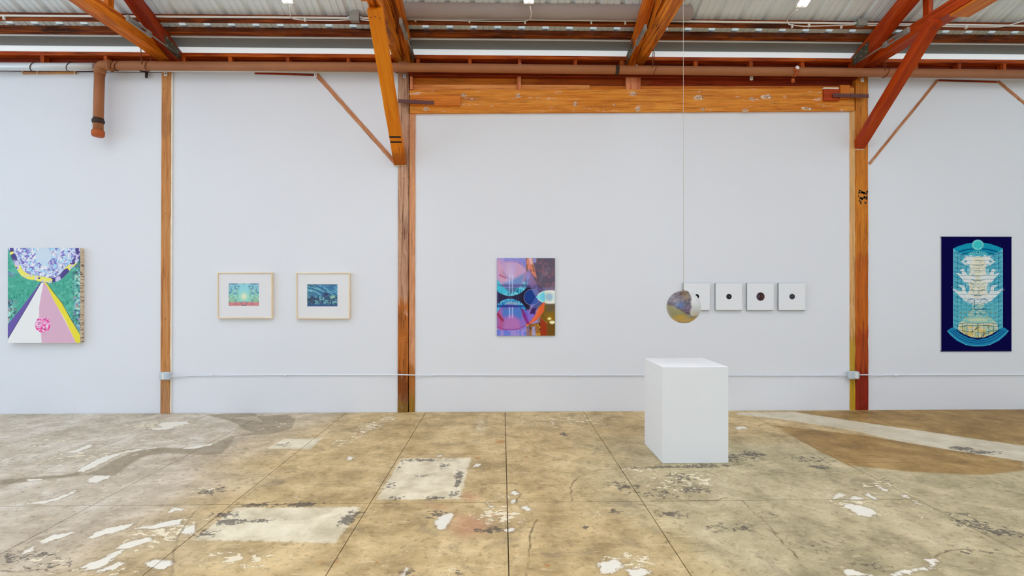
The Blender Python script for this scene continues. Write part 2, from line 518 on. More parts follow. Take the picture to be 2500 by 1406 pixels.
# ------------------------------------------------------------------ floor: poured concrete bays with joints
#FLOOR_BEGIN
WHITE = [  # chips of white paint left on the concrete (outlines read off the photo, laid on the floor)
 [(199,1397),(225,1372),(262,1356),(300,1345),(268,1372),(240,1388)],
 [(190,1387),(215,1375),(262,1358),(310,1335),(365,1310),(368,1316),(330,1330),(280,1355),(240,1378),(205,1388)],
 [(217,1310),(240,1296),(290,1284),(328,1277),(300,1294),(262,1304),(230,1313)],
 [(285,1338),(300,1328),(340,1316),(366,1310),(368,1318),(340,1330),(305,1340)],
 [(98,1322),(125,1308),(175,1298),(176,1302),(140,1316),(110,1325)],
 [(57,1348),(75,1336),(82,1334),(78,1345),(62,1350)],
 [(410,1252),(420,1237),(448,1241),(440,1246),(425,1248),(415,1253)],
 [(438,1302),(448,1290),(480,1277),(475,1292),(466,1304)],
 [(330,1290),(370,1283),(430,1268),(445,1267),(438,1280),(410,1284),(380,1290)],
 [(355,1378),(370,1366),(420,1368),(420,1378),(400,1390),(365,1386)],
 [(230,1396),(250,1388),(290,1372),(298,1376),(280,1390),(240,1399)],
 [(66,1228),(110,1222),(140,1214),(175,1200),(183,1196),(180,1202),(140,1222),(100,1230)],
 [(212,1172),(228,1162),(268,1161),(262,1168),(235,1178),(216,1178)],
 [(66,1170),(98,1168),(100,1172),(70,1174)],
 [(190,1150),(210,1135),(250,1116),(310,1100),(400,1090),(340,1100),(300,1106),(260,1125),(230,1140),(200,1152)],
 [(442,1094),(480,1088),(520,1082),(518,1086),(480,1094),(450,1096)],
 [(380,1036),(400,1030),(460,1028),(462,1034),(430,1040),(400,1044)],
 [(356,1046),(390,1043),(425,1042),(420,1048),(380,1050)],
 [(160,1105),(190,1096),(215,1084),(230,1086),(210,1096),(180,1106)],
 [(1061,1275),(1075,1258),(1100,1250),(1108,1258),(1098,1275),(1088,1290),(1068,1284)],
 [(1243,1204),(1255,1197),(1271,1206),(1255,1210)],
 [(1186,1226),(1190,1225),(1205,1238),(1192,1238)],
 [(1244,1226),(1256,1219),(1262,1224),(1252,1229)],
 [(1270,1236),(1282,1233),(1300,1244),(1285,1246)],
 [(1232,1296),(1245,1288),(1258,1290),(1250,1299)],
 [(1155,1140),(1162,1133),(1176,1132),(1168,1138)],
 [(845,1122),(850,1114),(864,1117),(858,1124)],
 [(1066,1113),(1078,1110),(1080,1114),(1068,1115)],
 [(1066,1287),(1088,1286),(1090,1290),(1070,1291)],
 [(2106,1206),(2120,1203),(2143,1218),(2138,1221),(2118,1212)],
 [(2070,1218),(2090,1211),(2108,1218),(2100,1222)],
 [(2035,1218),(2048,1203),(2060,1208),(2050,1215)],
 [(2052,1235),(2075,1228),(2110,1238),(2130,1242),(2140,1252),(2130,1262),(2100,1258),(2075,1244)],
 [(2060,1396),(2072,1390),(2120,1400),(2130,1406),(2070,1404)],
 [(2172,1404),(2190,1395),(2240,1388),(2275,1380),(2262,1366),(2282,1364),(2280,1390),(2240,1394),(2200,1402),(2185,1406)],
 [(2143,1190),(2150,1188),(2168,1198),(2160,1199)],
 [(2202,1210),(2210,1207),(2222,1216),(2212,1215)],
 [(2226,1224),(2236,1222),(2250,1232),(2240,1232)],
 [(1790,1043),(1815,1041),(1826,1046),(1805,1049)],
 [(980,1404),(985,1390),(1000,1382),(996,1392),(990,1406)],
 [(1460,1376),(1500,1366),(1520,1380),(1500,1396),(1470,1400)],
 [(1535,1392),(1570,1388),(1590,1400),(1560,1406),(1540,1404)],
]
SMALLCHIP = [((840, 1080), 34, 12, .8), ((870, 1060), 30, 16, .8), ((905, 1040), 34, 16, .9), ((950, 1022), 30, 8, .9), ((1220, 1258), 60, 26, 1), ((1230, 1212), 40, 16, .6), ((1170, 1040), 26, 26, .7), ((1380, 1025), 170, 20, .7), ((1440, 1050), 60, 8, .5),
             ((400, 1300), 90, 50, .9), ((90, 1370), 90, 30, .6), ((590, 1365), 110, 26, .8), ((1640, 1180), 90, 40, .7), ((1720, 1170), 50, 26, .8), ((380, 1038), 110, 14, .9), ((560, 1045), 120, 12, .5), ((690, 1035), 40, 14, .6), ((250, 1395), 140, 14, .6),
             ((2300, 1260), 180, 14, .5), ((2150, 1185), 50, 14, .8), ((2090, 1235), 60, 30, .9), ((1540, 1370), 110, 26, .8), ((1460, 1250), 90, 20, .5), ((230, 1110), 180, 22, .7), ((100, 1080), 120, 30, .6), ((735, 1190), 40, 40, .5), ((500, 1195), 60, 12, .7), ((1040, 1120), 110, 8, .6), ((1290, 1110), 20, 30, .4), ((1560, 1148), 50, 8, .8), ((1090, 1400), 110, 14, .6), ((1480, 1015), 100, 10, .5), ((2180, 1300), 200, 60, .25), ((1250, 1310), 300, 60, .25), ((1000, 1150), 500, 90, .22)]
PATCH = [[(980,1120),(1150,1117),(1122,1218),(918,1220)], [(575,1240),(880,1237),(820,1325),(470,1318)], [(695,1071),(786,1070),(757,1096),(650,1095)]]
GREY = [[(500,1012),(620,1008),(640,1030),(560,1020),(700,1012),(722,1022),(712,1046),(660,1060),(600,1063),(575,1064),(560,1090),(540,1108),(500,1112),(450,1108),(405,1106),(360,1112),(340,1120),(320,1132),(295,1150),(280,1162),(245,1160),(205,1158),(240,1146),(280,1122),(330,1102),(390,1092),(440,1094),(520,1084),(560,1066),(620,1056),(590,1046),(580,1036),(560,1026)],
        [(0,1172),(60,1166),(150,1160),(190,1152),(200,1160),(100,1172),(0,1184)]]
BROWN = [[(1890,1038),(1960,1046),(2100,1062),(2200,1078),(2320,1098),(2420,1112),(2500,1125),(2500,1148),(2400,1160),(2230,1152),(2070,1136),(1990,1096)],
         [(1940,1004),(2080,1003),(2300,999),(2520,996),(2520,1090),(2400,1074),(2260,1054),(2120,1034),(1980,1012)]]
STRIP = [[(1800,1007),(1940,1006),(2120,1033),(2260,1053),(2400,1074),(2520,1092),(2520,1130),(2420,1114),(2320,1098),(2200,1078),(2090,1052),(1960,1031),(1880,1020),(1800,1012)]]
PINK = [[(1095,1290),(1120,1256),(1170,1260),(1200,1276),(1180,1300),(1130,1312)], [(1125,1215),(1140,1203),(1165,1212),(1150,1224)], [(1050,1230),(1090,1238),(1075,1244)]]
CRACKS = [[(1398,1223),(1394,1205),(1394,1192),(1402,1175),(1412,1164),(1440,1152),(1466,1147),(1520,1144),(1567,1144)],
          [(1809,1221),(1830,1243),(1856,1262),(1888,1297),(1915,1330),(1935,1345),(1946,1362)],
          [(420,1400),(425,1350),(432,1318),(460,1268),(490,1235),(500,1228)],
          [(1283,1406),(1291,1370),(1294,1330),(1298,1290),(1310,1268)],
          [(1590,1223),(1640,1217),(1690,1222),(1740,1222),(1775,1215),(1806,1220)],
          [(800,1086),(830,1094),(850,1108)], [(1874,1034),(1860,1036),(1850,1040)],
          [(2280,1360),(2310,1345),(2350,1340),(2400,1346),(2440,1352),(2480,1358)],
          [(1135,1182),(1200,1181),(1257,1178)], [(1257,1180),(1290,1184),(1330,1182),(1380,1196)],
          [(640,1228),(700,1222),(760,1224),(805,1220)], [(0,1143),(30,1134),(55,1124)], [(1257,1195),(1270,1205),(1262,1225)],
          [(970,1036),(1060,1038),(1160,1036),(1250,1036)],[(2310,1003),(2340,1018),(2400,1026),(2480,1032)], [(0,1394),(50,1396),(110,1390),(150,1375)]]
DARKS = [((1030,1123),60,3,.9),((1085,1137),12,5,.9),((1122,1160),11,14,.9),((1118,1178),8,12,.9),((953,1185),14,10,.7),((965,1215),26,5,.6),((1070,1215),40,4,.7),((1110,1205),14,8,.7),
         ((975,1140),6,16,.5),((1030,1162),18,3,.6),((548,1258),34,9,.8),((560,1274),34,8,.9),((625,1272),52,6,.7),((625,1233),40,5,.9),((735,1232),44,6,.9),((850,1268),20,14,.9),((870,1252),30,8,.6),((500,1305),30,14,.6),
         ((690,1085),20,6,.5),((512,1200),26,8,.8),((545,1196),40,10,.5),((60,1360),90,20,.55),((120,1380),70,16,.5),((1500,1180),40,6,.5),((1525,1188),36,8,.7),((1600,1205),70,12,.5),((1690,1195),44,9,.7),((1660,1165),40,14,.6),
         ((1375,1060),10,6,.8),((1640,1255),40,10,.7),((1500,1250),20,8,.6),((1430,1288),24,8,.5),((1200,1293),34,9,.8),((1065,1255),24,10,.7),((1780,1115),70,14,.55),((1835,1108),34,8,.8),((1975,1120),60,12,.5),((2000,1140),26,6,.8),
         ((2350,1095),26,6,.95),((2400,1104),40,5,.8),((2380,1280),46,14,.7),((2440,1298),50,14,.7),((2340,1255),34,6,.6),((2130,1378),44,18,.5),((1770,1290),60,14,.5),((1820,1290),20,8,.6),((1885,1260),50,12,.35),((2000,1330),120,30,.3),
         ((2380,1345),70,14,.4),((1000,1396),20,10,.7),((1120,1398),10,8,.7),((990,1275),10,6,.6),((100,1086),16,3,.5),((1650,1140),120,3,.8),((1720,1136),60,4,.8),((1800,1120),40,18,.4),((2160,1172),30,12,.4),((1700,1320),160,30,.2)]
RUST = [((1222,1078),14,4,1),((1205,1257),10,5,1),((1232,1256),12,6,1),((1165,1118),8,3,.7),((1287,1115),5,3,.7),((1290,1055),6,2.5,.7),((1336,1381),10,4,.9),((822,1372),8,5,.7),((920,1372),8,6,.6),((1278,1380),6,4,.5),((780,1372),26,6,.45),((1150,1215),40,14,.3),((880,1060),40,30,.35),((2170,1010),90,14,.3),((1000,1300),120,50,.18)]

def ell_d(x, y, c, rx, ry):
    """soft blob given in photo pixels, laid on the floor plane"""
    p, q, r = FL(*c), FL(c[0] + rx, c[1]), FL(c[0], c[1] + ry)
    a, b = abs(q[0] - p[0]), abs(r[1] - p[1])
    return ((x - p[0]) / a) ** 2 + ((y - p[1]) / b) ** 2

def floor_masks(x, y):
    big = 1.0
    def union(polys):
        d = np.full(x.shape, big)
        for po in polys:
            q = np.array([FL(*p) for p in po])
            lo, hi = q.min(0) - 0.35, q.max(0) + 0.35
            sel = (x > lo[0]) & (x < hi[0]) & (y > lo[1]) & (y < hi[1])
            if sel.any():
                d[sel] = np.minimum(d[sel], sd_poly(x[sel], y[sel], q))
        return d
    wob = (fbm(x * 9, y * 9, 3) - 0.5)
    white = union(WHITE) + wob * 0.03
    chip = np.zeros(x.shape)
    for c, rx, ry, a in SMALLCHIP:
        chip = np.maximum(chip, a * np.exp(-0.7 * ell_d(x, y, c, rx, ry)))
    patch, grey, brown, strip, pink = union(PATCH), union(GREY), union(BROWN), union(STRIP), union(PINK)
    crack = np.full(x.shape, big)
    wx, wy = x + 0.03 * (fbm(x * 14, y * 14, 21) - 0.5), y + 0.03 * (fbm(x * 14, y * 14, 22) - 0.5)
    for cr in CRACKS:
        q = np.array([FL(*p) for p in cr])
        lo, hi = q.min(0) - 0.3, q.max(0) + 0.3
        sel = (x > lo[0]) & (x < hi[0]) & (y > lo[1]) & (y < hi[1])
        if sel.any():
            crack[sel] = np.minimum(crack[sel], sd_line(wx[sel], wy[sel], q))
    dark = np.zeros(x.shape)
    for c, rx, ry, a in DARKS:
        dark = np.maximum(dark, a * np.exp(-0.7 * ell_d(x, y, c, rx, ry)))
    rust = np.zeros(x.shape)
    for c, rx, ry, a in RUST:
        rust = np.maximum(rust, a * np.exp(-0.9 * ell_d(x, y, c, rx, ry)))
    def sst(a, b, v):
        t = np.clip((v - a) / (b - a), 0, 1); return t * t * (3 - 2 * t)
    zl = sst(-1.5, -3.1, x + 1.4 * (fbm(x * 1.1, y * 1.1, 9) - 0.5))
    zr = sst(0.35, 1.5, x + 1.0 * (fbm(x * 1.6, y * 1.6, 12) - 0.5)) * sst(5.4, 4.6, y)
    return np.stack([white, patch, grey, dark, brown, strip, crack, rust, zl, zr, pink, chip], -1)

def floor_material():
    t = NT('worn_concrete', 0.55, 0.25)
    co = t.n('ShaderNodeNewGeometry').outputs['Position']
    A, B, C = [], [], []
    for nm, L in (('wear_a', A), ('wear_b', B), ('wear_c', C)):
        a = t.n('ShaderNodeAttribute'); a.attribute_name = nm
        s = t.n('ShaderNodeSeparateColor'); t.l(a.outputs['Color'], s.inputs[0])
        L += [s.outputs[0], s.outputs[1], s.outputs[2], a.outputs['Alpha']]
    white, patch, grey, dark = A
    brown, strip, crack, rust = B
    zl, zr, pink, chip = C
    nb = t.noise(co, 1.3, 5, 0.6)
    nm = t.noise(co, 4.5, 6, 0.62, 0.4)
    nf = t.noise(co, 22, 6, 0.65, 0.3)
    nx = t.noise(co, 95, 4, 0.7)
    scr = t.noise(t.mapping(co, (1.0, 3.2, 1)), 9, 6, 0.7, 0.6)
    mixn = t.math('ADD', t.math('MULTIPLY', nm, 0.6), t.math('MULTIPLY', nb, 0.4))
    warm = t.ramp(mixn, [(0.37, rgba((148, 126, 86))), (0.5, rgba((180, 156, 111))), (0.62, rgba((204, 180, 134)))])
    left = t.ramp(mixn, [(0.37, rgba((158, 146, 128))), (0.5, rgba((183, 172, 154))), (0.63, rgba((206, 198, 186)))])
    right = t.ramp(mixn, [(0.37, rgba((138, 128, 98))), (0.5, rgba((167, 155, 121))), (0.63, rgba((190, 178, 144)))])
    col = t.mix(zl, warm, left)
    col = t.mix(zr, col, right)
    # fine mottling and scuffs
    col = t.mix(t.remap(nf, 0.54, 0.64, 0, 0.42), col, rgba((116, 98, 70)))
    col = t.mix(t.remap(scr, 0.56, 0.66, 0, 0.45), col, rgba((214, 196, 158)))
    col = t.mix(t.remap(t.noise(t.mapping(co, (1, 1, 1), (5, 2, 0)), 3.2, 7, 0.72, 1.0), 0.56, 0.66, 0, 0.45), col, rgba((122, 110, 90)))
    col = t.mix(t.remap(nx, 0.59, 0.70, 0, 0.6), col, rgba((96, 78, 52)))
    pit = t.noise(t.mapping(co, (1, 1.6, 1), (2, 7, 1)), 34, 5, 0.72, 0.2)
    col = t.mix(t.remap(pit, 0.62, 0.67, 0, 0.55), col, rgba((104, 88, 64)))
    col = t.mix(t.remap(pit, 0.36, 0.31, 0, 0.5), col, rgba((222, 206, 170)))
    def edge(sd, amp, w, fine=0.0):
        d = t.math('ADD', sd, t.math('MULTIPLY', t.math('SUBTRACT', nf, 0.5), amp))
        if fine: d = t.math('ADD', d, t.math('MULTIPLY', t.math('SUBTRACT', nx, 0.5), fine))
        return t.remap(d, w, -w)
    mb = edge(brown, 0.10, 0.014, 0.03)
    bcol = t.ramp(mixn, [(0.36, rgba((112, 84, 42))), (0.5, rgba((140, 108, 56))), (0.63, rgba((162, 130, 76)))])
    col = t.mix(t.math('MULTIPLY', mb, 0.9), col, bcol)
    ms = edge(strip, 0.04, 0.015)
    scol = t.ramp(mixn, [(0.36, rgba((176, 166, 142))), (0.55, rgba((196, 188, 166))), (0.7, rgba((208, 200, 180)))])
    col = t.mix(t.math('MULTIPLY', ms, 0.92), col, scol)
    mg = edge(grey, 0.12, 0.009, 0.04)
    col = t.mix(t.math('MULTIPLY', mg, 0.8), col, t.mix(nm, rgba((116, 104, 84)), rgba((152, 138, 114))))
    # dark scuffs: ragged where the stain is strong
    dn = t.math('ADD', dark, t.math('ADD', t.math('MULTIPLY', t.math('SUBTRACT', nf, 0.5), 2.2), t.math('MULTIPLY', t.math('SUBTRACT', pit, 0.5), 1.6)))
    mdk = t.math('MULTIPLY', t.remap(dn, 0.46, 0.60), t.remap(dark, 0.05, 0.3))
    pk = edge(pink, 0.08, 0.05)
    col = t.mix(t.math('MULTIPLY', pk, 0.45), col, rgba((178, 118, 96)))
    mp = edge(patch, 0.07, 0.009, 0.07)
    pcol = t.ramp(nm, [(0.35, rgba((186, 176, 148))), (0.55, rgba((212, 203, 178))), (0.7, rgba((222, 214, 192)))])
    col = t.mix(t.math('MULTIPLY', mp, 0.88), col, pcol)
    col = t.mix(t.math('MULTIPLY', mdk, 0.8), col, rgba((76, 70, 66)))
    mr = t.remap(t.math('ADD', rust, t.math('MULTIPLY', t.math('SUBTRACT', nf, 0.5), 0.5)), 0.25, 0.6)
    col = t.mix(t.math('MULTIPLY', t.math('MULTIPLY', mr, t.remap(rust, 0.02, 0.3)), 0.6), col, rgba((164, 104, 34)))
    n30 = t.noise(t.mapping(co, (1, 1.4, 1), (3, 8, 0)), 15, 7, 0.66, 0.5)
    flake = t.math('ADD', t.math('MULTIPLY', chip, 0.285), n30)
    mfl = t.math('MULTIPLY', t.remap(flake, 0.735, 0.76), t.remap(chip, 0.05, 0.15))
    col = t.mix(t.math('MULTIPLY', t.math('MULTIPLY', t.remap(flake, 0.66, 0.72), t.remap(chip, 0.05, 0.15)), 0.35), col, rgba((150, 136, 108)))
    col = t.mix(t.math('MULTIPLY', mfl, 0.85), col, rgba((222, 212, 186)))
    mw = edge(white, 0.085, 0.006, 0.04)
    ring = t.math('MULTIPLY', edge(t.math('SUBTRACT', white, 0.012), 0.085, 0.008, 0.04), 0.5)
    col = t.mix(ring, col, rgba((120, 100, 70)))
    col = t.mix(t.math('MULTIPLY', mw, 0.9), col, t.mix(nf, rgba((214, 206, 188)), rgba((234, 228, 216))))
    mc = t.math('MULTIPLY', t.remap(t.math('ADD', crack, t.math('MULTIPLY', t.math('SUBTRACT', nx, 0.5), 0.008)), 0.0095, 0.003), t.remap(nm, 0.40, 0.58, 0.15, 0.8))
    col = t.mix(mc, col, rgba((84, 66, 40)))
    t.color(col)
    t.l(t.remap(nf, 0.3, 0.7, 0.42, 0.7), t.b.inputs['Roughness'])
    t.bump(t.math('ADD', t.math('SUBTRACT', t.math('MULTIPLY', nf, 0.5), t.math('MULTIPLY', mc, 0.6)), t.math('MULTIPLY', mw, 0.15)), 0.25, 0.006)
    return t.m
M['floor'] = floor_material()

def slab_piece(x0, x1, y0, y1, parent, res):
    g = 0.003
    x0, x1, y0, y1 = x0 + g, x1 - g, y0 + g, y1 - g
    nx = max(2, int((x1 - x0) / res) + 1); ny = max(2, int((y1 - y0) / res) + 1)
    X, Yg = np.meshgrid(np.linspace(x0, x1, nx), np.linspace(y0, y1, ny))
    Z = np.zeros_like(X)
    org = Vector(((x0 + x1) / 2, (y0 + y1) / 2, 0))
    co = np.stack([X - org.x, Yg - org.y, Z], -1).reshape(-1, 3)
    idx = np.arange(nx * ny).reshape(ny, nx)
    fc = np.stack([idx[:-1, :-1], idx[:-1, 1:], idx[1:, 1:], idx[1:, :-1]], -1).reshape(-1, 4).tolist()
    rim = list(idx[0, :]) + list(idx[1:, -1]) + list(idx[-1, -2::-1]) + list(idx[-2:0:-1, 0])
    n = nx * ny
    low = co[rim].copy(); low[:, 2] = -0.02
    m = len(rim)
    fc += [(int(rim[(k + 1) % m]), int(rim[k]), n + k, n + (k + 1) % m) for k in range(m)]
    me = bpy.data.meshes.new('slab')
    me.from_pydata(np.vstack([co, low]).tolist(), [], fc)
    mk = floor_masks(X, Yg).reshape(-1, 12)
    mk = np.vstack([mk, mk[rim]]).astype(np.float32)
    for k, nm in enumerate(('wear_a', 'wear_b', 'wear_c')):
        at = me.attributes.new(nm, 'FLOAT_COLOR', 'POINT')
        at.data.foreach_set('color', np.ascontiguousarray(mk[:, 4 * k:4 * k + 4]).ravel())
    me.materials.append(M['floor'])
    o = bpy.data.objects.new('slab', me)
    COL.objects.link(o)
    o.parent = parent
    o.location = org
    return o

floor = MB().box((-16, -14, -0.25), (16, YW + 0.25, -0.012)).build('floor', M['dark_gap'], origin=(0, 0, 0))
tag(floor, 'worn tan concrete floor with joints, stains and white paint chips', None, None, 'structure')
XS = [-16, -10.5, -7.6, -5.70, -4.74, -3.78, -2.83, -1.875, -0.92, 0.035, 0.985, 2.94, 4.9, 7.6, 10.5, 16]
for a, b in zip(XS[:-1], XS[1:]):
    near = a > -8 and b < 8
    res = (0.0125 if -5 < a < 4.8 else 0.02) if near else 0.3
    ys = [2.4, 3.585, 4.63, YW - 0.005] if -1.9 < a < 0.0 else ([2.4, 4.34, YW - 0.005] if a > 2 else [2.4, 3.585, YW - 0.005])
    for c, d in zip(ys[:-1], ys[1:]):
        slab_piece(a, b, c, d, floor, res)
    slab_piece(a, b, -14, 2.4, floor, 0.6)
#FLOOR_END

# ------------------------------------------------------------------ wall: painted panels between the posts
wall = empty('wall_back', (0, YW + 0.1, 0), 'white painted gallery wall panels between exposed timber posts', None, None, 'structure')
def panel(pxl, pxr, ytop, left_x=None, right_x=None):
    x0 = W(pxl, 600, YW).x if left_x is None else left_x
    x1 = W(pxr, 600, YW).x if right_x is None else right_x
    zt = W((pxl + pxr) / 2, ytop, YW).z
    b = MB().box((x0, YW, -0.01), (x1, YW + 0.05, zt), 0.002)
    return b.build('panel', M['wall'], wall)
panel(-400, 396, 174, left_x=-16)
panel(417, 972, 176)
panel(1013, 2077, 268)
panel(2119, 2600, 188, right_x=16)
zt_l = W(200, 174, YW).z
sheath = MB().box((-16, YW + 0.105, 0), (16, YW + 0.16, 4.32)).build('sheathing', W_RECESS, wall)

#POSTS
def post(name, label, pl, pr, ptop, pbot, mat, Yf=YW - 0.02, depth=0.12, dx=0.0, parent=None, cat='post'):
    """upright timber: pl/pr = left and right edge in the photo (top, bottom)"""
    (lt, lb), (rt, rb) = pl, pr
    zt = W((lt + rt) / 2, ptop, Yf).z
    b = W((lb + rb) / 2, 1000, Yf); tp = W((lt + rt) / 2, ptop, Yf)
    w = (W(rt, ptop, Yf).x - W(lt, ptop, Yf).x + W(rb, 1000, Yf).x - W(lb, 1000, Yf).x) / 2
    zb = 0.001 if pbot is None else W((lb + rb) / 2, pbot, Yf).z
    o = beam(name, (b.x, Yf + depth / 2, zb), (tp.x, Yf + depth / 2, zt), depth, w, mat, parent, up=(1, 0, 0), rough=0.0035, ch=0.005)
    if label: tag(o, label, cat)
    return o
post('timber_post', 'single brown timber post right of the green and pink painting', (394, 391), (418, 414), 150, None, W_POST_L)
bead = MB().hexa([W(418, 178, YW - 0.014), W(422, 178, YW - 0.014), W(418.5, 1008, YW - 0.014), W(414, 1008, YW - 0.014)],
                 [W(418, 178, YW) , W(422, 178, YW), W(418.5, 1008, YW), W(414, 1008, YW)])
tag(bead.build('trim_1', M['white_edge']), 'thin cream bead along the right edge of the left post', None, None, 'structure')
post('timber_post', 'weathered timber post below the bright orange knee brace', (973, 970), (997.5, 996.5), 150, None, W_POST_M)
post('timber_stud', 'narrow reddish stud against the right side of the weathered post', (999, 998), (1014, 1013), 277, None, W_TRIM_M, YW - 0.012, cat='stud')
post('timber_post', 'orange timber post with black scorch mark below the shade-darkened knee brace', (2090, 2089), (2119, 2121), 186, None, W_POST_R)
post('timber_stud', 'pale tan stud against the left side of the scorched post', (2075, 2076.5), (2089, 2088.5), 270, None, W_TRIM_R, YW - 0.012, cat='stud')

# ------------------------------------------------------------------ wall-top framing
#FRAMING
ZT = 4.322
plate = empty('top_plate', (0, YW, 4.0), 'reddish timber top plate with blocks running behind the brown pipe', 'top plate')
beam('rail', (-16, YW + 0.05, ZT - 0.02), (16, YW + 0.05, ZT - 0.02), 0.10, 0.045, W_PLATE, plate, seg=120)
beam('lower_rail', (-16, YW + 0.065, 4.135), (16, YW + 0.065, 4.135), 0.09, 0.05, W_PLATE, plate, seg=120)
for px in (100, 255, 445, 560, 701, 850, 1020, 1147, 1269, 1405, 1520, 1700, 1835, 1961, 2085, 2240, 2345, 2455):
    p = W(px, 147, YW)
    w = 0.045 if px not in (1520,) else 0.06
    beam('block', (p.x, YW + 0.05, 4.155), (p.x, YW + 0.05, 4.30), 0.08, w, W_PLATE, plate, up=(1, 0, 0), seg=2)

# boxed recess above the centre header
YH = YW - 0.03
recess = empty('header_recess', (W(1540, 200, YW).x, YW, 3.95), 'boxed timber recess between the brown pipe and the big header beam', 'framing')
x0, x1 = W(1000, 200, YW).x, W(2088, 200, YW).x
def zpx(py, px=1540, Y=YW): return W(px, py, Y).z
beam('back_board', (x0, YW + 0.055, zpx(204)), (x1, YW + 0.055, zpx(204)), 0.03, zpx(186) - zpx(224), W_BACK, recess)
beam('upper_rail', (x0, YW + 0.0, zpx(186)), (x1, YW + 0.0, zpx(186)), 0.08, zpx(181) - zpx(192), W_RECESS, recess)
beam('ledge', (x0, YW + 0.03, zpx(214, 1120)), (W(1440, 214, YW).x, YW + 0.03, zpx(214, 1440)), 0.05, 0.075, W_LEDGE, recess)
beam('ledge', (W(1441, 214, YW).x, YW + 0.035, zpx(215, 1440)), (x1, YW + 0.035, zpx(214, 2050)), 0.05, 0.06, W_BLOCK, recess)
for (l, r, mt) in ((1001, 1008, W_PINK), (1262, 1272, W_PINK), (1528, 1564, W_PINK)):
    a, b = W(l, 219, YW - 0.02), W(r, 187, YW - 0.02)
    beam('block', ((a.x + b.x) / 2, YW + 0.0, a.z), ((a.x + b.x) / 2, YW + 0.0, b.z), 0.06, b.x - a.x, mt, recess, up=(1, 0, 0), seg=2)

hl, hr = W(1000, 248, YH), W(2086, 242.5, YH)
header = empty('header_beam', hl, 'massive knotty orange header beam spanning the centre bay', 'beam')
beam('timber', hl + Vector((0, 0.09, 0)), hr + Vector((0, 0.09, 0)), 0.18, W(1500, 217, YH).z - W(1500, 273.5, YH).z, W_HEADER, header, seg=60)
M['knot'] = None
tk = NT('pale_knot', 0.6)
tk.color(tk.ramp(tk.noise(tk.mapping(tk.coords(), (1, 1, 1)), 40, 4, 0.6, 1.5), [(0.38, rgba((120, 78, 46))), (0.5, rgba((205, 170, 140))), (0.62, rgba((232, 218, 208)))]))
M['knot'] = tk.m
for px, py, rx, ry in ((1131, 232, 7, 5), (1265, 234, 6, 6), (1404, 253.5, 6, 6), (1546, 229, 7, 6), (1557, 266, 7, 5.5), (1705, 239, 13, 6), (1872, 236, 14, 6), (1835, 241, 6, 5), (1716, 267, 5, 4), (1500, 255, 4, 3), (1040, 266, 8, 5), (1970, 265, 14, 4), (1820, 270, 8, 4)):
    p = W(px, py, YH - 0.002)
    vs, n = [], 14
    jr = [random.uniform(0.75, 1.2) for _ in range(n)]
    mb = MB()
    c0 = [p + Vector((math.cos(2 * math.pi * k / n) * rx * 0.005 * jr[k], 0.0, math.sin(2 * math.pi * k / n) * ry * 0.005 * jr[k])) for k in range(n)]
    c1 = [q * 0.65 + p * 0.35 + Vector((0, -0.003, 0)) for q in c0]
    cb = [q + Vector((0, 0.006, 0)) for q in c0]
    mb.add(cb + c0 + c1, [(k, (k + 1) % n, n + (k + 1) % n, n + k) for k in range(n)] + [(n + k, n + (k + 1) % n, 2 * n + (k + 1) % n, 2 * n + k) for k in range(n)] + [tuple(2 * n + k for k in range(n))])
    mb.build('knot', M['knot'], header)

# splice blocks and iron straps at the header ends
def pblock(name, l, t, r, b, Yf, depth, mat, label=None, cat=None, parent=None):
    a, c = W(l, b, Yf), W(r, t, Yf)
    o = beam(name, (a.x, Yf + depth / 2, (a.z + c.z) / 2), (c.x, Yf + depth / 2, (a.z + c.z) / 2), depth, c.z - a.z, mat, parent, seg=4, rough=0.001)
    if label: tag(o, label, cat)
    return o
pblock('splice_block', 1003, 231.5, 1124, 256.5, YH - 0.03, 0.029, W_BLOCK, 'orange splice block under the iron strap at the left header end', 'block')
pblock('splice_block', 2012, 216, 2050, 245, YH - 0.03, 0.029, W_BLOCK2, 'dark red splice block with pale top at the right header end', 'block')
pblock('splice_block', 2052, 207, 2075, 240, YH - 0.035, 0.034, W_BLOCK, 'small square orange block left of the scorched post', 'block')
pblock('cap_strip', 2012, 213, 2048, 216.5, YH - 0.034, 0.03, M['white_edge'], 'thin pale strip lying on the dark red splice block', 'strip')
def strap(label, l, t0, b0, r, t1, b1, Yf):
    s = empty('iron_strap', W((l + r) / 2, (t0 + b1) / 2, Yf), label, 'strap')
    e = Vector((0, 0.008, 0))
    MB().hexa([W(l, b0, Yf), W(r, b1, Yf), W(r, t1, Yf), W(l, t0, Yf)], [W(l, b0, Yf) + e, W(r, b1, Yf) + e, W(r, t1, Yf) + e, W(l, t0, Yf) + e]).build('band', M['iron'], s)
    for k in (0.15, 0.5, 0.8):
        p = W(l + (r - l) * k, (t0 + b0) / 2 + ((t1 + b1) / 2 - (t0 + b0) / 2) * k, Yf)
        MB().tube([p + Vector((0, 0.002, 0)), p + Vector((0, -0.006, 0))], 0.008, 8).build('bolt', M['iron'], s)
strap('rusty iron strap joining the weathered post to the header beam', 972, 242, 251, 1059, 246, 255, YH - 0.045)
strap('dark iron strap joining the header beam to the scorched post', 2034, 228, 237, 2121, 229.5, 238.5, YH - 0.05)

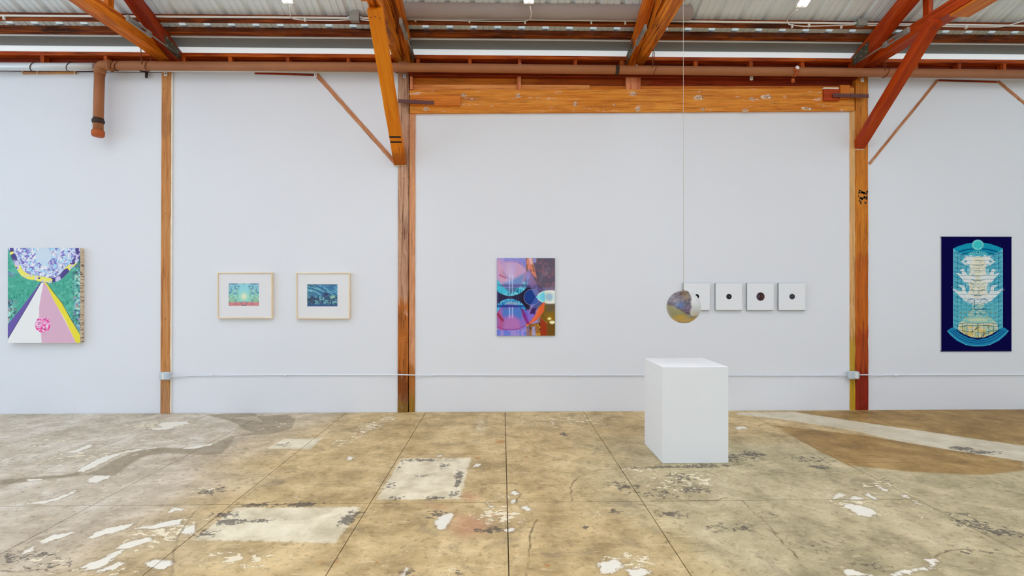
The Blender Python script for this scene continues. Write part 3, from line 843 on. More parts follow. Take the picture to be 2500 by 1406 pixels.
# scorch mark on right post: charred patch (thin relief)
mb = MB()
rs = random.Random(3)
for k in range(26):
    px, py = rs.uniform(2095, 2118), rs.choice([rs.uniform(462, 472), rs.uniform(476, 496)])
    if 2104 < px < 2112 and py > 486: continue
    p = W(px, py, YW - 0.0215)
    n = 6
    ring = [p + Vector((math.cos(2 * math.pi * i / n) * rs.uniform(.006, .018), 0, math.sin(2 * math.pi * i / n) * rs.uniform(.006, .02))) for i in range(n)]
    rb = [q + Vector((0, 0.004, 0)) for q in ring]
    mb.add(ring + rb, [tuple(range(n))] + [(i, n + i, n + (i + 1) % n, (i + 1) % n) for i in range(n)])
tag(mb.build('scorch_mark', M['black']), 'charred black mark on the orange post near the right', 'mark', None, 'stuff')

# let-in diagonal braces in the wall
def letin(label, a, b, w0, Yf=YW - 0.006):
    p, q = W(a[0], a[1], Yf), W(b[0], b[1], Yf)
    d = (q - p).normalized()
    up = Vector((0, -1, 0)).cross(d)
    tag(beam('diagonal_brace', p + Vector((0, 0.004, 0)), q + Vector((0, 0.004, 0)), 0.010, w0, W_LET, None, up=up, seg=26, rough=0.005, ch=0.002), label, 'brace')
letin('brown let-in diagonal brace running down to the weathered post', (773, 182), (968, 401), 0.047)
letin('paint-chipped let-in diagonal brace running down to the scorched post', (2289, 196), (2123, 400), 0.032)
letin('dark let-in diagonal brace cut by the right picture edge', (2437, 198), (2560, 300), 0.032)

# ------------------------------------------------------------------ roof
#ROOF
SL = 0.4
def roof_z(Y): return 4.54 + SL * (6.0 - Y)
ceil = empty('ceiling', (0, 6.0, 4.5), 'ribbed white metal roof sheets over timber purlins', None, None, 'structure')
PIT = 0.28
def roof_panel_mesh(Y0, Y1):
    # one sheet three ribs wide: pan, two stiffening creases and a tall rib per pitch
    prof = []
    for k in range(3):
        b = k * PIT
        prof += [(b + 0.0, 0), (b + 0.058, 0), (b + 0.062, 0.009), (b + 0.074, 0.009), (b + 0.078, 0), (b + 0.132, 0), (b + 0.136, 0.009), (b + 0.148, 0.009), (b + 0.152, 0),
                 (b + 0.200, 0), (b + 0.222, 0.034), (b + 0.254, 0.034), (b + 0.276, 0)]
    prof.append((3 * PIT + 0.004, 0.0))
    vs, fs = [], []
    th = 0.0015
    n = len(prof)
    for Y in (Y0, Y1):
        for (x, h) in prof: vs.append((x, Y - 6.0, roof_z(Y) - 4.5 + h))
        for (x, h) in prof: vs.append((x, Y - 6.0, roof_z(Y) - 4.5 + h + th))
    for i in range(n - 1):
        fs.append((i, i + 1, 2 * n + i + 1, 2 * n + i))
        fs.append((n + i + 1, n + i, 3 * n + i, 3 * n + i + 1))
    fs.append((0, 2 * n, 3 * n, n)); fs.append((n - 1, 2 * n - 1, 4 * n - 1, 3 * n - 1))
    me = bpy.data.meshes.new('roof_panel')
    me.from_pydata(vs, [], fs)
    me.materials.append(M['sheet'])
    return me
rp = roof_panel_mesh(6.34, 0.2)
x = -16.0
while x < 16:
    o = bpy.data.objects.new('roof_panel', rp)
    COL.objects.link(o); o.parent = ceil; o.location = (x + 0.03, 0, 0)
    x += 3 * PIT
# glowing plugs standing in for daylight through the ribs above the lower purlin
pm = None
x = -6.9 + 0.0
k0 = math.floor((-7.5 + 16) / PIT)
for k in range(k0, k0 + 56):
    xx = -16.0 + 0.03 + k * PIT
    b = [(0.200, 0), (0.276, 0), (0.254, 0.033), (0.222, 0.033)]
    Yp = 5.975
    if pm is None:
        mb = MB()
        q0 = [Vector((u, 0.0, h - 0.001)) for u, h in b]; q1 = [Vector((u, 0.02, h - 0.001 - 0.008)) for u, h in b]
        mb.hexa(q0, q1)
        o = mb.build('rib_glow', M['rib_leak'], None, origin=(0, 0, 0)); pm = o.data
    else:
        o = bpy.data.objects.new('rib_glow', pm); COL.objects.link(o)
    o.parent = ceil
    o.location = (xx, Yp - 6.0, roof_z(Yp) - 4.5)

def purlin(label, Y, d, w, mat):
    z = roof_z(Y) - d / 2 - 0.002
    o = beam('purlin', (-16, Y + w / 2, z - SL * w / 2), (16, Y + w / 2, z - SL * w / 2), w, d, mat, None, up=(0, SL, 1), seg=160, rough=0.003)
    return tag(o, label, 'purlin')
purlin('dark stained roof purlin just above the grey flashing strip', 6.0, 0.088, 0.045, W_PURLIN)
purlin('narrow roof purlin carrying the white conduit', 5.84, 0.088, 0.045, W_PURLIN)
# eave: white angle, grey flashing, bright clerestory strip
a0, a1 = W(600, 88.5, 6.05).z, W(600, 92, 6.05).z
tag(MB().box((-16, 6.05, a1), (16, 6.06, a0)).build('trim_2', M['white']), 'thin white metal angle under the lower purlin', None, None, 'structure')
f0, f1 = W(600, 92, 6.06), W(600, 116, 6.245)
e = Vector((0, 0, 0.006))
tag(MB().hexa([(-16, 6.06, f0.z), (16, 6.06, f0.z), (16, 6.245, f1.z), (-16, 6.245, f1.z)],
              [(-16, 6.06, f0.z + .006), (16, 6.06, f0.z + .006), (16, 6.245, f1.z + .006), (-16, 6.245, f1.z + .006)]).build('trim_3', M['flash']),
    'grey metal flashing strip along the eave', None, None, 'structure')
td = NT('clerestory_daylight', 0.5)
td.b.inputs['Base Color'].default_value = rgba((222, 228, 232))
td.b.inputs['Emission Color'].default_value = (0.86, 0.95, 1.0, 1)
td.b.inputs['Emission Strength'].default_value = 0.42
M['daylight'] = td.m
win = MB().box((-16, 6.25, ZT + 0.001), (16, 6.262, f1.z + 0.012)).build('window_1', M['daylight'])
tag(win, 'narrow translucent daylight strip along the eave above the top plate', None, None, 'structure')

# ------------------------------------------------------------------ roof trusses
#TRUSS
ZB = 4.235
def truss(label, xo, xi, xb, side, wood_top, wood_bot, plate_mat, filler=False):
    """xo..xi: top chord (xo = outer face with the tie rod), xi..xb: bottom chord lapped beside it"""
    t = empty('roof_truss', ((xo + xb) / 2, 6.1, ZB), label, 'truss')
    cx, w = (xo + xi) / 2, abs(xi - xo)
    dv = 0.13
    z0 = 4.222 + dv / 2
    ln = 5.2
    beam('top_chord', (cx, 6.28, z0 - 0.08 * SL), (cx, 6.28 - ln, z0 + SL * (ln - 0.08)), w - 0.004, dv * 0.93, wood_top, t, rough=0.004)
    cb, wb = (xi + xb) / 2, abs(xb - xi)
    beam('bottom_chord', (cb, 6.26, ZB + 0.065), (cb, 0.9, ZB + 0.065), wb - 0.004, 0.13, wood_bot, t, rough=0.004)
    # vertical web between the chords
    Yv = 5.36
    beam('web', (cb, Yv, ZB + 0.128), (cb, Yv, 4.222 + dv / 2 + SL * (6.2 - Yv)), 0.09, 0.045, wood_bot, t, up=(1, 0, 0), seg=3)
    if filler:
        beam('filler_timber', (cb, 6.1, ZB + 0.14), (cb, 4.2, ZB + 0.42), wb - 0.012, 0.16, W_ROUGH, t, rough=0.006)
        beam('filler_timber', (cb, 5.2, ZB + 0.40), (cb, 4.0, ZB + 0.72), wb - 0.012, 0.18, W_ROUGH, t, rough=0.006)
    # bolted gusset plate at the heel, tie rod and turnbuckle on the outer face
    s = side
    xf = xo + s * 0.004
    g = MB().hexa([(xf, 6.19, ZB - 0.02), (xf, 5.92, ZB + 0.02), (xf, 5.92, ZB + 0.16), (xf, 6.19, ZB + 0.10)],
                  [(xo, 6.19, ZB - 0.02), (xo, 5.92, ZB + 0.02), (xo, 5.92, ZB + 0.16), (xo, 6.19, ZB + 0.10)]).build('gusset_plate', plate_mat, t)
    for (yy, zz) in ((6.13, 0.01), (6.13, 0.06), (6.03, 0.03), (6.03, 0.10), (5.95, 0.05), (5.95, 0.13)):
        MB().tube([(xf, yy, ZB + zz), (xf + s * 0.008, yy, ZB + zz)], 0.011, 8).build('bolt', M['steel'], g)
    xr = xo + s * 0.02
    zr = ZB + (0.025 if s > 0 else -0.02)
    rod = MB().tube([(xr, 6.18, zr), (xr, 5.62, zr)], 0.008, 8).build('tie_rod', M['steel'], t)
    tb = MB()
    tb.box((xr - 0.012, 5.34, zr + 0.018), (xr + 0.012, 5.64, zr + 0.028), 0.002)
    tb.box((xr - 0.012, 5.34, zr - 0.028), (xr + 0.012, 5.64, zr - 0.018), 0.002)
    tb.box((xr - 0.014, 5.60, zr - 0.03), (xr + 0.014, 5.66, zr + 0.03), 0.003)
    tb.box((xr - 0.014, 5.30, zr - 0.03), (xr + 0.014, 5.36, zr + 0.03), 0.003)
    tb.tube([(xr, 5.36, zr), (xr, 5.50, zr)], 0.009, 8)
    ob = tb.build('turnbuckle', M['steel'], t)
    return t
xl = W(440, 148, 6.2).x
T1 = truss('orange roof truss above the left post', xl, xl - 0.13, xl - 0.285, 1, W_TOP, W_TRUSS, M['gusset'])
T2 = truss('rough knotty roof truss above the weathered post', -1.07, -1.185, -1.295, 1, W_ROUGH, W_ROUGH, M['gusset'], True)
T3 = truss('orange roof truss bearing on the middle of the header beam', 1.515, 1.625, 1.737, -1, W_TRUSS, W_ROUGH, M['gusset'], True)
T4 = truss('red roof truss above the scorched post', 4.295, 4.445, 4.61, -1, W_RED, W_RED, M['gusset'])

def knee(label, X0, X1, zlo, Yhi, zhi, mat, marks=False):
    xm, w = (X0 + X1) / 2, X1 - X0
    k = empty('knee_brace', (xm, YW - 0.08, zlo), label, 'brace')
    d = Vector((0, Yhi - 6.13, zhi - zlo)).normalized()
    nrm = Vector((1, 0, 0)).cross(d)
    h = 0.10
    beam('timber', Vector((xm, 6.15, zlo)) - d * 0.09, (xm, Yhi, zhi), w, h, mat, k, up=nrm if nrm.z > 0 else -nrm, rough=0.002)
    up = nrm if nrm.z > 0 else -nrm
    if marks:
        for tt in (0.135, 0.175):
            p = Vector((xm, 6.15, zlo)).lerp(Vector((xm, Yhi, zhi)), tt) - up * (h / 2 + 0.002)
            q = d * 0.010
            e = Vector((w / 2 - 0.004, 0, 0))
            MB().hexa([p - e - q, p + e - q, p + e + q, p - e + q], [p - e - q + up * .004, p + e - q + up * .004, p + e + q + up * .004, p - e + q + up * .004]).build('black_band', M['black'], k)
    zb_ = zlo - 0.105
    for i in range(5):
        xx = X0 + (X1 - X0) * (i + 0.1) / 5
        MB().box((xx, YW - 0.03, zb_ + random.uniform(-.004, .004)), (xx + (X1 - X0) * random.uniform(0.12, 0.19), YW - 0.018, zb_ + random.uniform(0.006, 0.014)), 0.002).build('plaster_crumb', M['white_edge'], k)
    for tt, xx in ((0.96, -0.3), (0.965, 0.0), (0.955, 0.3)):
        p = Vector((xm + xx * w, 6.15, zlo)).lerp(Vector((xm + xx * w, Yhi, zhi)), tt) - up * (h / 2 - 0.001)
        p.x = xm + xx * w
        MB().tube([p, p - up * 0.004], 0.006, 6).build('nail', M['iron'], k)
    return k
knee('bright orange knee brace with two black bands above the weathered post', -1.30, -1.16, W(980, 392, 6.15).z + 0.05, 4.98, ZB - 0.03, W_BRACE, True)
knee('plain knee brace in shade-darkened red rising from the scorched post', 4.325, 4.44, W(2110, 348, 6.15).z + 0.03, 5.10, ZB - 0.03, W_BRACE_SHADE)
# splice timbers on the bottom chords
for X0, X1, Y0, nm in ((-1.35, -1.29, 4.93, 'short splice timber beside the rough knotty truss'), (4.46, 4.66, 5.02, 'thick splice timber under the red truss')):
    zz = ZB - 0.018 if X0 > 0 else ZB + 0.06
    tag(beam('splice_timber', ((X0 + X1) / 2, Y0, zz), ((X0 + X1) / 2, Y0 - 1.4, zz), X1 - X0, 0.03 if X0 > 0 else 0.1, W_BLOCK, None), nm, 'splice')

# ------------------------------------------------------------------ grey curved sheet under the roof
YD, RD = 5.74, 0.085
xa, xb = W(978, 25, YD).x, W(1676, 32, YD).x
vs, fs = [], []
n, L = 18, 24
zc = (W(1300, 11, YD).z + W(1300, 43, YD).z) / 2
for j in range(L + 1):
    for i in range(n + 1):
        a = math.radians(-70 + 200 * i / n)
        ext = 0.06 * math.sin(math.pi * i / n) * (1 if j == L else 0)
        sag = 0.004 * math.sin(j * 1.3 + i * 0.4)
        vs.append((xa + (xb - xa) * j / L + ext, YD - math.cos(a) * RD * 0.9, zc + math.sin(a) * RD * -1.0 + sag))
for j in range(L):
    for i in range(n):
        p = j * (n + 1) + i
        fs.append((p, p + 1, p + n + 2, p + n + 1))
m2 = len(vs)
vs2 = [(x, y + 0.004, z + 0.003) for x, y, z in vs]
mb = MB().add(vs, fs, True)
mb.add(vs2, [tuple(reversed(f)) for f in fs], True)
tag(mb.build('curved_sheet', M['duct']), 'long curved grey metal sheet hung under the roof between two trusses', 'sheet metal')

# ------------------------------------------------------------------ pipes
#PIPES
YP, RP = 6.08, 0.051
pipe = empty('drain_pipe', W(262, 162, YP), 'long brown iron pipe with elbow and drop along the wall top', 'pipe')
MB().tube([W(266, 160.5, YP), W(900, 163.5, YP), W(1500, 170.5, YP), W(2000, 176, YP), W(2700, 184, YP)], RP, 18).build('main_run', M['pipe'], pipe)
el = arc_path([W(276, 160.5, YP), W(244, 160.5, YP), W(243.5, 182, YP)], 0.12, 8)
MB().tube(el, RP * 1.1, 18).build('elbow', M['pipe'], pipe)
MB().tube([W(268, 160.5, YP), W(272, 160.5, YP)], RP * 1.28, 18).build('elbow_collar', M['pipe'], pipe)
MB().tube([W(243.6, 171, YP), W(243.6, 176, YP)], RP * 1.26, 18).build('elbow_collar', M['pipe'], pipe)
MB().tube([W(243.5, 170, YP), W(241, 250, YP), W(239.5, 322, YP)], RP * 1.02, 18).build('drop', M['pipe'], pipe)
cl = MB().tube([W(240.5, 288, YP), W(240.2, 291, YP), W(240, 294, YP), W(239.8, 298, YP), W(239.7, 302, YP)], 0, 18, rs=[RP * 1.04, RP * 1.06, RP * 1.24, RP * 1.24, RP * 1.08]).build('collar', M['pipe_dark'], pipe)
MB().tube([W(239.6, 318, YP), W(239.5, 321, YP), W(239.4, 331, YP), W(239.3, 334, YP)], 0, 18, rs=[RP * 1.12, RP * 1.28, RP * 1.26, RP * 1.0]).build('end_cap', M['pipe_cap'], pipe)
def ring(px, py, Y, r, tr, mat, nm, parent, tilt=0.0):
    c = W(px, py, Y)
    pts = [c + Vector((tilt * math.sin(a), math.cos(a) * r, math.sin(a) * r)) for a in [2 * math.pi * k / 16 for k in range(17)]]
    return MB().tube(pts, tr, 6, False).build(nm, mat, parent)
for px, py in ((278, 161), (288, 161)):
    ring(px, py, YP, RP * 1.07, 0.005, M['wire'], 'wire_loop', pipe, 0.03)
def hanger(label, px, py, top_px, top_py):
    h = empty('pipe_hanger', W(px, py - 40, YP), label, 'hanger')
    ring(px, py, YP, RP * 1.08, 0.004, M['wire'], 'wire_loop', h, 0.02)
    for k, dy in ((0, -0.05), (1, 0.05)):
        a = W(px + (0 if k else -9), py, YP) + Vector((0, dy, 0.0))
        MB().tube([a, W(top_px + (0 if k else -9), top_py + 4 * k, YP) + Vector((0, dy, 0))], 0.0045, 6).build('wire', M['wire'], h)
hanger('wire hanger tying the brown pipe to the left truss', 362, 162, 360, 116)
hanger('wire hanger tying the brown pipe to the truss over the header', 1598, 172, 1601, 118)
hanger('wire hanger tying the brown pipe to the red truss', 2163, 178, 2168, 120)
def clamp(label, px, py, valve):
    c = empty('pipe_clamp', W(px, py, YP), label, 'clamp')
    MB().tube([W(px - 4, py, YP), W(px + 4, py, YP)], RP * 1.1, 18).build('band', M['pipe_dark'] if not valve else M['pipe_cap'], c)
    p = W(px + 1, py - 4, YP - RP * 1.1)
    if valve:
        MB().tube([p + Vector((0.0, 0.03, 0)), p + Vector((0.01, -0.03, 0.02))], 0.022, 12).build('valve_stub', M['pipe_cap'], c)
        MB().tube([p + Vector((0.01, -0.028, 0.02)), p + Vector((0.012, -0.036, 0.022))], 0.024, 12).build('white_cap', M['white'], c)
        MB().tube([p + Vector((-0.01, 0.03, -0.09)), p + Vector((-0.012, 0.02, -0.13))], 0.02, 10).build('drip_stub', M['pipe_cap'], c)
    else:
        q = [p + Vector((math.cos(a) * 0.014, -0.006, math.sin(a) * 0.02)) for a in [2 * math.pi * k / 12 for k in range(13)]]
        MB().tube(q, 0.004, 6, False).build('eye', M['pipe_dark'], c)
clamp('dark clamp with an eye on the brown pipe left of the header truss', 1506, 171, False)
clamp('rusty pipe clamp with a white capped stub above the header', 1940, 176, True)

duct = empty('silver_pipe', W(100, 163, 6.13), 'silver pipe on the wall top left of the brown elbow', 'pipe')
MB().tube([W(-500, 160, 6.13), W(100, 163, 6.13), W(232, 163.5, 6.13)], 0.046, 16).build('run', M['silver'], duct)
for px in (84, 172):
    ring(px, 163, 6.13, 0.05, 0.004, M['pipe_dark'], 'wire_loop', duct, 0.03)
MB().tube([W(228, 172.5, 6.19), W(600, 174, 6.19), W(966, 177, 6.19)], 0.012, 8).build('thin_line', M['conduit'], duct)
for lab, a, b in (('dark red lath under the brown pipe ending at the brown diagonal brace', (622, 178.5), (768, 183)), ('dark red lath under the brown pipe between the two right diagonal braces', (2292, 196), (2434, 200))):
    tag(beam('wood_lath', W(a[0], a[1], YW - 0.008), W(b[0], b[1], YW - 0.008), 0.012, 0.024, W_TOP), lab, 'lath')
lath = empty('wood_lath', W(120, 178, YW - 0.01), 'short tan wood lath clipped under the silver pipe', 'lath')
beam('strip', W(54, 178, YW - 0.012), W(186, 177.5, YW - 0.012), 0.02, 0.028, W_POST_L, lath)
for px in (56, 92, 183):
    MB().box(W(px - 3, 181, YW - 0.03), W(px + 3, 174, YW - 0.005), 0.002).build('clip', M['white_edge'], lath)
bk = MB().tube([W(334, 171, YW - 0.03), W(350, 175, YW - 0.03), W(358, 177, YW - 0.03), W(357, 190, YW - 0.03)], 0, 8, rs=[0.006, 0.01, 0.018, 0.014])
tag(bk.build('hook_bracket', M['pipe_dark']), 'dark iron hook under the brown pipe left of the single post', 'hook')
for (px, py, lab, YY) in ((404, 180, 'small white clip at the top of the single left post', YW - 0.03), (988, 186, 'small silver clip at the top of the weathered post', YW - 0.03),
                     (2106, 195, 'small white clip at the top of the scorched post', YW - 0.03), (770, 183, 'small white clip at the top of the brown diagonal brace', YW - 0.02), (1835, 191, 'tiny white clip below the brown pipe above the header', YW - 0.05)):
    s = empty('clip', W(px, py, YY), lab, 'clip')
    a, b = W(px - 3.5, py + 4.5, YY), W(px + 3.5, py - 4.5, YY)
    MB().box((a.x, YY - 0.004, a.z), (b.x, YY + 0.012, b.z), 0.003).build('plate', M['white'] if px != 988 else M['galv'], s)
    c = W(px, py, YY - 0.004)
    MB().tube([c, c + Vector((0, -0.004, 0))], 0.006, 8).build('screw', M['pipe_dark'], s)
for (px, py, lab) in ((1270, 160, 'white knob peeking over the brown pipe, left of the header clamp'), (1554, 162, 'white tag beside the header truss heel')):
    p = W(px, py, YW - 0.02)
    tag(MB().tube([p + Vector((0, 0, -0.02)), p + Vector((0, 0, 0.0)), p + Vector((0, 0, 0.012)), p + Vector((0, 0, 0.022))], 0, 10, rs=[0.018, 0.02, 0.018, 0.008]).build('knob', M['white']), lab, 'knob')

# ------------------------------------------------------------------ conduit, cables, junction boxes, lamps
#CONDUIT
YC = 5.815
conduit = empty('ceiling_conduit', W(700, 42, YC), 'white conduit running the whole width under the roof purlin', 'conduit')
MB().tube([W(-400, 35, YC), W(0, 38, YC), W(600, 42, YC), W(1250, 47, YC), W(1900, 55, YC), W(2500, 63, YC), W(2900, 67, YC)], 0.011, 10).build('pipe', M['conduit'], conduit)
for px, py in ((8, 44), (744, 48), (862, 49), (1014, 48), (1146, 51), (1282, 54), (1444, 54), (1527, 55), (1935, 64), (1976, 62), (2055, 65), (2360, 66)):
    c = W(px, py - 1, YC - 0.004)
    MB().box(c + Vector((-0.009, -0.003, -0.02)), c + Vector((0.009, 0.02, 0.018)), 0.002).build('saddle', M['white'], conduit)
def cable(pts, label, Y=YC - 0.016, r=0.006):
    P = [W(p[0], p[1], Y if len(p) < 3 else p[2]) for p in pts]
    P = arc_path(P, 0.06, 4)
    return MB().tube(P, r, 8)
def lamp(px, py, label, cordpts, cordlab, gx):
    # twin-tube strip light following the roof slope, its lower end in view
    Y0 = 5.5
    p = W(px, py, Y0)
    d = Vector((0, -1, SL)).normalized()
    up = Vector((0, SL, 1)).normalized()
    t = empty('strip_light', p, label, 'lamp')
    L = 1.2
    def obox(name, c, l0, l1, w, h0, h1, mat, parent, ch=0.003):
        q = [c + d * l0 + Vector((sx * w / 2, 0, 0)) + up * hh for sx, hh in ((-1, h0), (1, h0), (1, h1), (-1, h1))]
        q2 = [v + d * (l1 - l0) for v in q]
        return MB().hexa(q, q2).build(name, mat, parent)
    obox('housing', p, 0.0, L, 0.10, 0.022, 0.055, M['white'], t)
    obox('end_cap', p, -0.012, 0.02, 0.112, 0.012, 0.058, M['white'], t)
    obox('end_cap', p, L - 0.02, L + 0.012, 0.112, -0.02, 0.058, M['white'], t)
    for sx in (-0.031, 0.031):
        a = p + Vector((sx, 0, 0)) + d * 0.02
        MB().tube([a, a + d * (L - 0.04)], 0.015, 12).build('tube', M['tube'], t)
    cable(cordpts, '').build('cord', M['conduit'], t)
    for hx in (0.3, 0.9):
        a = p + d * hx + up * 0.055
        MB().tube([a, a + up * (roof_z(a.y) - a.z) * 0.9], 0.003, 6).build('hook', M['wire'], t)
lamp(703, 9, 'twin tube strip light in the left roof bay', [(708, 14, 5.53), (708, 34, 5.66), (712, 45, 5.79), (728, 48), (743, 49), (820, 50), (858, 48)], '', 0)
lamp(1291, 9, 'twin tube strip light below the curved grey sheet', [(1294, 15, 5.53), (1298, 34, 5.62), (1295, 46, 5.77), (1283, 52), (1200, 52), (1100, 50), (990, 48)], '', 0)
lamp(1957, 18, 'twin tube strip light in the right roof bay', [(1946, 24, 5.53), (1928, 38, 5.66), (1921, 50, 5.78), (1925, 60), (1960, 64.5), (2020, 63), (2086, 60.5)], '', 0)
tag(cable([(2118, 62), (2150, 63), (2175, 62), (2280, 64), (2360, 66), (2440, 66), (2470, 60), (2520, 44)], '').build('cable', M['conduit']), 'thin white cable clipped under the conduit at far right', 'cable')
tag(cable([(880, 48), (900, 50), (930, 50), (975, 48)], '').build('cable', M['conduit']), 'short white cable right of the grey junction box by the knotty truss', 'cable')
def jbox(px, py, w, h, label, mat):
    p = W(px, py, YC)
    s = empty('junction_box', p, label, 'junction box')
    MB().box(p + Vector((-w / 2, -0.035, -h / 2)), p + Vector((w / 2, 0.03, h / 2)), 0.005).build('box', mat, s)
    MB().box(p + Vector((-w / 2 - 0.004, -0.04, -h / 2 - 0.004)), p + Vector((w / 2 + 0.004, -0.035, h / 2 + 0.004)), 0.002).build('cover', mat, s)
    for sx in (-1, 1):
        q = p + Vector((sx * w / 2, 0, 0))
        MB().tube([q, q + Vector((sx * 0.03, 0, 0))], 0.016, 10).build('connector', M['galv'], s)
    for sx in (-1, 1):
        q = p + Vector((sx * w * 0.32, -0.04, h * 0.3))
        MB().tube([q, q + Vector((0, -0.004, 0))], 0.005, 8).build('screw', M['steel'], s)
jbox(867, 43, 0.10, 0.10, 'grey junction box left of the knotty truss', M['galv2'])
jbox(2101, 57, 0.095, 0.07, 'grey junction box left of the red truss', M['galv2'])

# wall conduit and outlets
low = empty('wall_conduit', W(1000, 915, YW - 0.01), 'thin white conduit crossing the wall near the floor', 'conduit')
YL = YW - 0.012
MB().tube([W(412, 919, YL - 0.02), W(420, 918.5, YL - 0.02), W(450, 918.5, YL), W(480, 916.5, YL), W(700, 915, YL), W(940, 915, YL), W(966, 914.5, YL - 0.018), W(1014, 915.5, YL - 0.018), W(1040, 916.5, YL), W(1070, 915.5, YL), W(1300, 916, YL), W(1560, 916, YL), W(2040, 916.5, YL), W(2076, 916, YL - 0.02)], 0.0065, 10).build('pipe', M['wall'], low)
MB().tube([W(2098, 915, YL - 0.02), W(2122, 915, YL - 0.02), W(2140, 916.5, YL), W(2180, 915.5, YL), W(2400, 915, YL), W(2900, 913, YL)], 0.0065, 10).build('pipe', M['wall'], low)
for px in (517, 697, 2186, 1400):
    c = W(px, 916, YL)
    MB().box(c + Vector((-0.012, -0.012, -0.012)), c + Vector((0.012, 0.012, 0.012)), 0.002).build('saddle', M['wall'], low)
def outlet(label, l, t, r, b, fl, fr, double):
    Yf = YW - 0.075
    s = empty('outlet_box', W((l + r) / 2, b, Yf), label, 'outlet')
    a, c = W(l, b, Yf), W(r, t, Yf)
    MB().box((a.x, Yf, a.z), (c.x, YW - 0.021, c.z), 0.008).build('box', M['galv'], s)
    a2, c2 = W(fl, b - 1.5, Yf), W(fr, t + 1.5, Yf)
    MB().box((a2.x, Yf - 0.005, a2.z), (c2.x, Yf + 0.001, c2.z), 0.003).build('cover_plate', M['galv'], s)
    cx = (a2.x + c2.x) / 2
    for zz in (0.28, 0.72):
        q = Vector((cx, Yf - 0.005, a2.z + (c2.z - a2.z) * zz))
        f = MB().tube([q, q + Vector((0, -0.004, 0))], 0.017, 16).build('socket', M['outlet'], s)
        for sx in (-0.006, 0.006):
            MB().box(q + Vector((sx - 0.001, -0.0052, -0.004)), q + Vector((sx + 0.001, -0.0035, 0.006))).build('slot', M['pipe_dark'], f)
outlet('galvanized outlet box on the single left post', 389, 909, 412, 928, 389, 408, True)
outlet('galvanized outlet box on the scorched right post', 2075, 907, 2098, 926, 2083, 2098, True)

# ------------------------------------------------------------------ artworks
#ART
PM = paint_mat('painted_surface')
def art_left():
    im = Img(100, 980, 130, 1285, 260, 344, (72, 160, 140))
    x, y = im.x, im.y
    n = im.noise(55, 1); n2 = im.noise(26, 2); n3 = im.noise(40, 30)
    im.put(np.clip((abs(n - 0.5) < 0.025) * 1.0, 0, 1) * 0.75, (40, 122, 104))
    im.put((n3 > 0.60) * 0.7, (96, 182, 160))
    edge = np.clip((x - 850 - 40 * n2) / 60, 0, 1) * (y > 250) + np.clip((260 - x - 100 * n2) / 60, 0, 1) * ((y > 420) & (y < 480) | (y > 760))
    im.put((n2 > 0.57) * edge * 0.8, (190, 222, 214)); im.put((n2 < 0.40) * edge * 0.8, (62, 70, 96))
    im.put((im.noise(30, 8) > 0.6) * edge * 0.7, (120, 150, 190)); im.put((im.noise(40, 14) > 0.66) * edge * 0.7, (200, 130, 140))
    r = np.hypot(x - 548, (y - 120)) + 18 * (n2 - 0.5)
    ang = np.degrees(np.arctan2(y - 120, x - 548))
    im.put(np.clip(0.5 - (r - 400) / 6, 0, 1), (200, 204, 236))
    im.put((im.noise(24, 3) > 0.55) * (r < 400), (150, 150, 208)); im.put((im.noise(20, 4) > 0.60) * (r < 400), (226, 232, 244))
    im.put((im.noise(28, 5) > 0.60) * (r < 396), (116, 108, 182)); im.put((im.noise(22, 6) > 0.62) * (r < 396), (150, 206, 226))
    ring = np.clip(0.5 - (abs(r - 402 - 14 * np.sin(ang * 0.11)) - 30) / 6, 0, 1)
    im.put(ring, (74, 66, 128))
    yl = np.sin(np.radians(ang * 5.2) + 9 * im.noise(150, 7)) + 0.25
    im.put(ring * (yl > 0.1) * (ang > 22) * (ang < 172), (238, 218, 96)); im.put(ring * (im.noise(36, 9) > 0.58), (196, 190, 226))
    im.put(np.clip(0.5 - abs(r - 440) / 5, 0, 1) * (im.noise(60, 10) > 0.5), (210, 222, 230))
    im.ell(537, 222, 94, 104, (190, 206, 222))
    # rays
    im.poly([(498, 545), (520, 545), (100, 1250), (90, 1250), (90, 1075), (240, 890), (370, 720)], (100, 84, 158))
    im.poly([(505, 552), (548, 548), (990, 1290), (70, 1290), (94, 1240)], (222, 222, 226))
    im.line([(505, 548), (330, 850), (94, 1245)], 9, (70, 62, 110))
    im.poly([(532, 548), (560, 560), (935, 1290), (512, 1290), (505, 1180), (482, 1000), (480, 860), (505, 700), (525, 610)], (206, 166, 188))
    im.poly([(540, 545), (572, 552), (650, 660), (760, 800), (870, 1000), (990, 1190), (990, 1290), (932, 1290), (800, 1010), (650, 750), (580, 600)], (222, 208, 62))
    im.line([(572, 552), (650, 660), (760, 800), (870, 1000), (985, 1190)], 6, (50, 70, 84))
    c = np.hypot(x - 525, y - 1065)
    m = c + 14 * (n2 - 0.5) < 96
    im.put(m * 0.75, (230, 150, 196)); im.put(m * (im.noise(24, 11) > 0.5), (222, 72, 150)); im.put(m * (im.noise(22, 12) > 0.60), (246, 206, 228)); im.put(m * (im.noise(20, 13) > 0.64), (170, 50, 120))
    return im
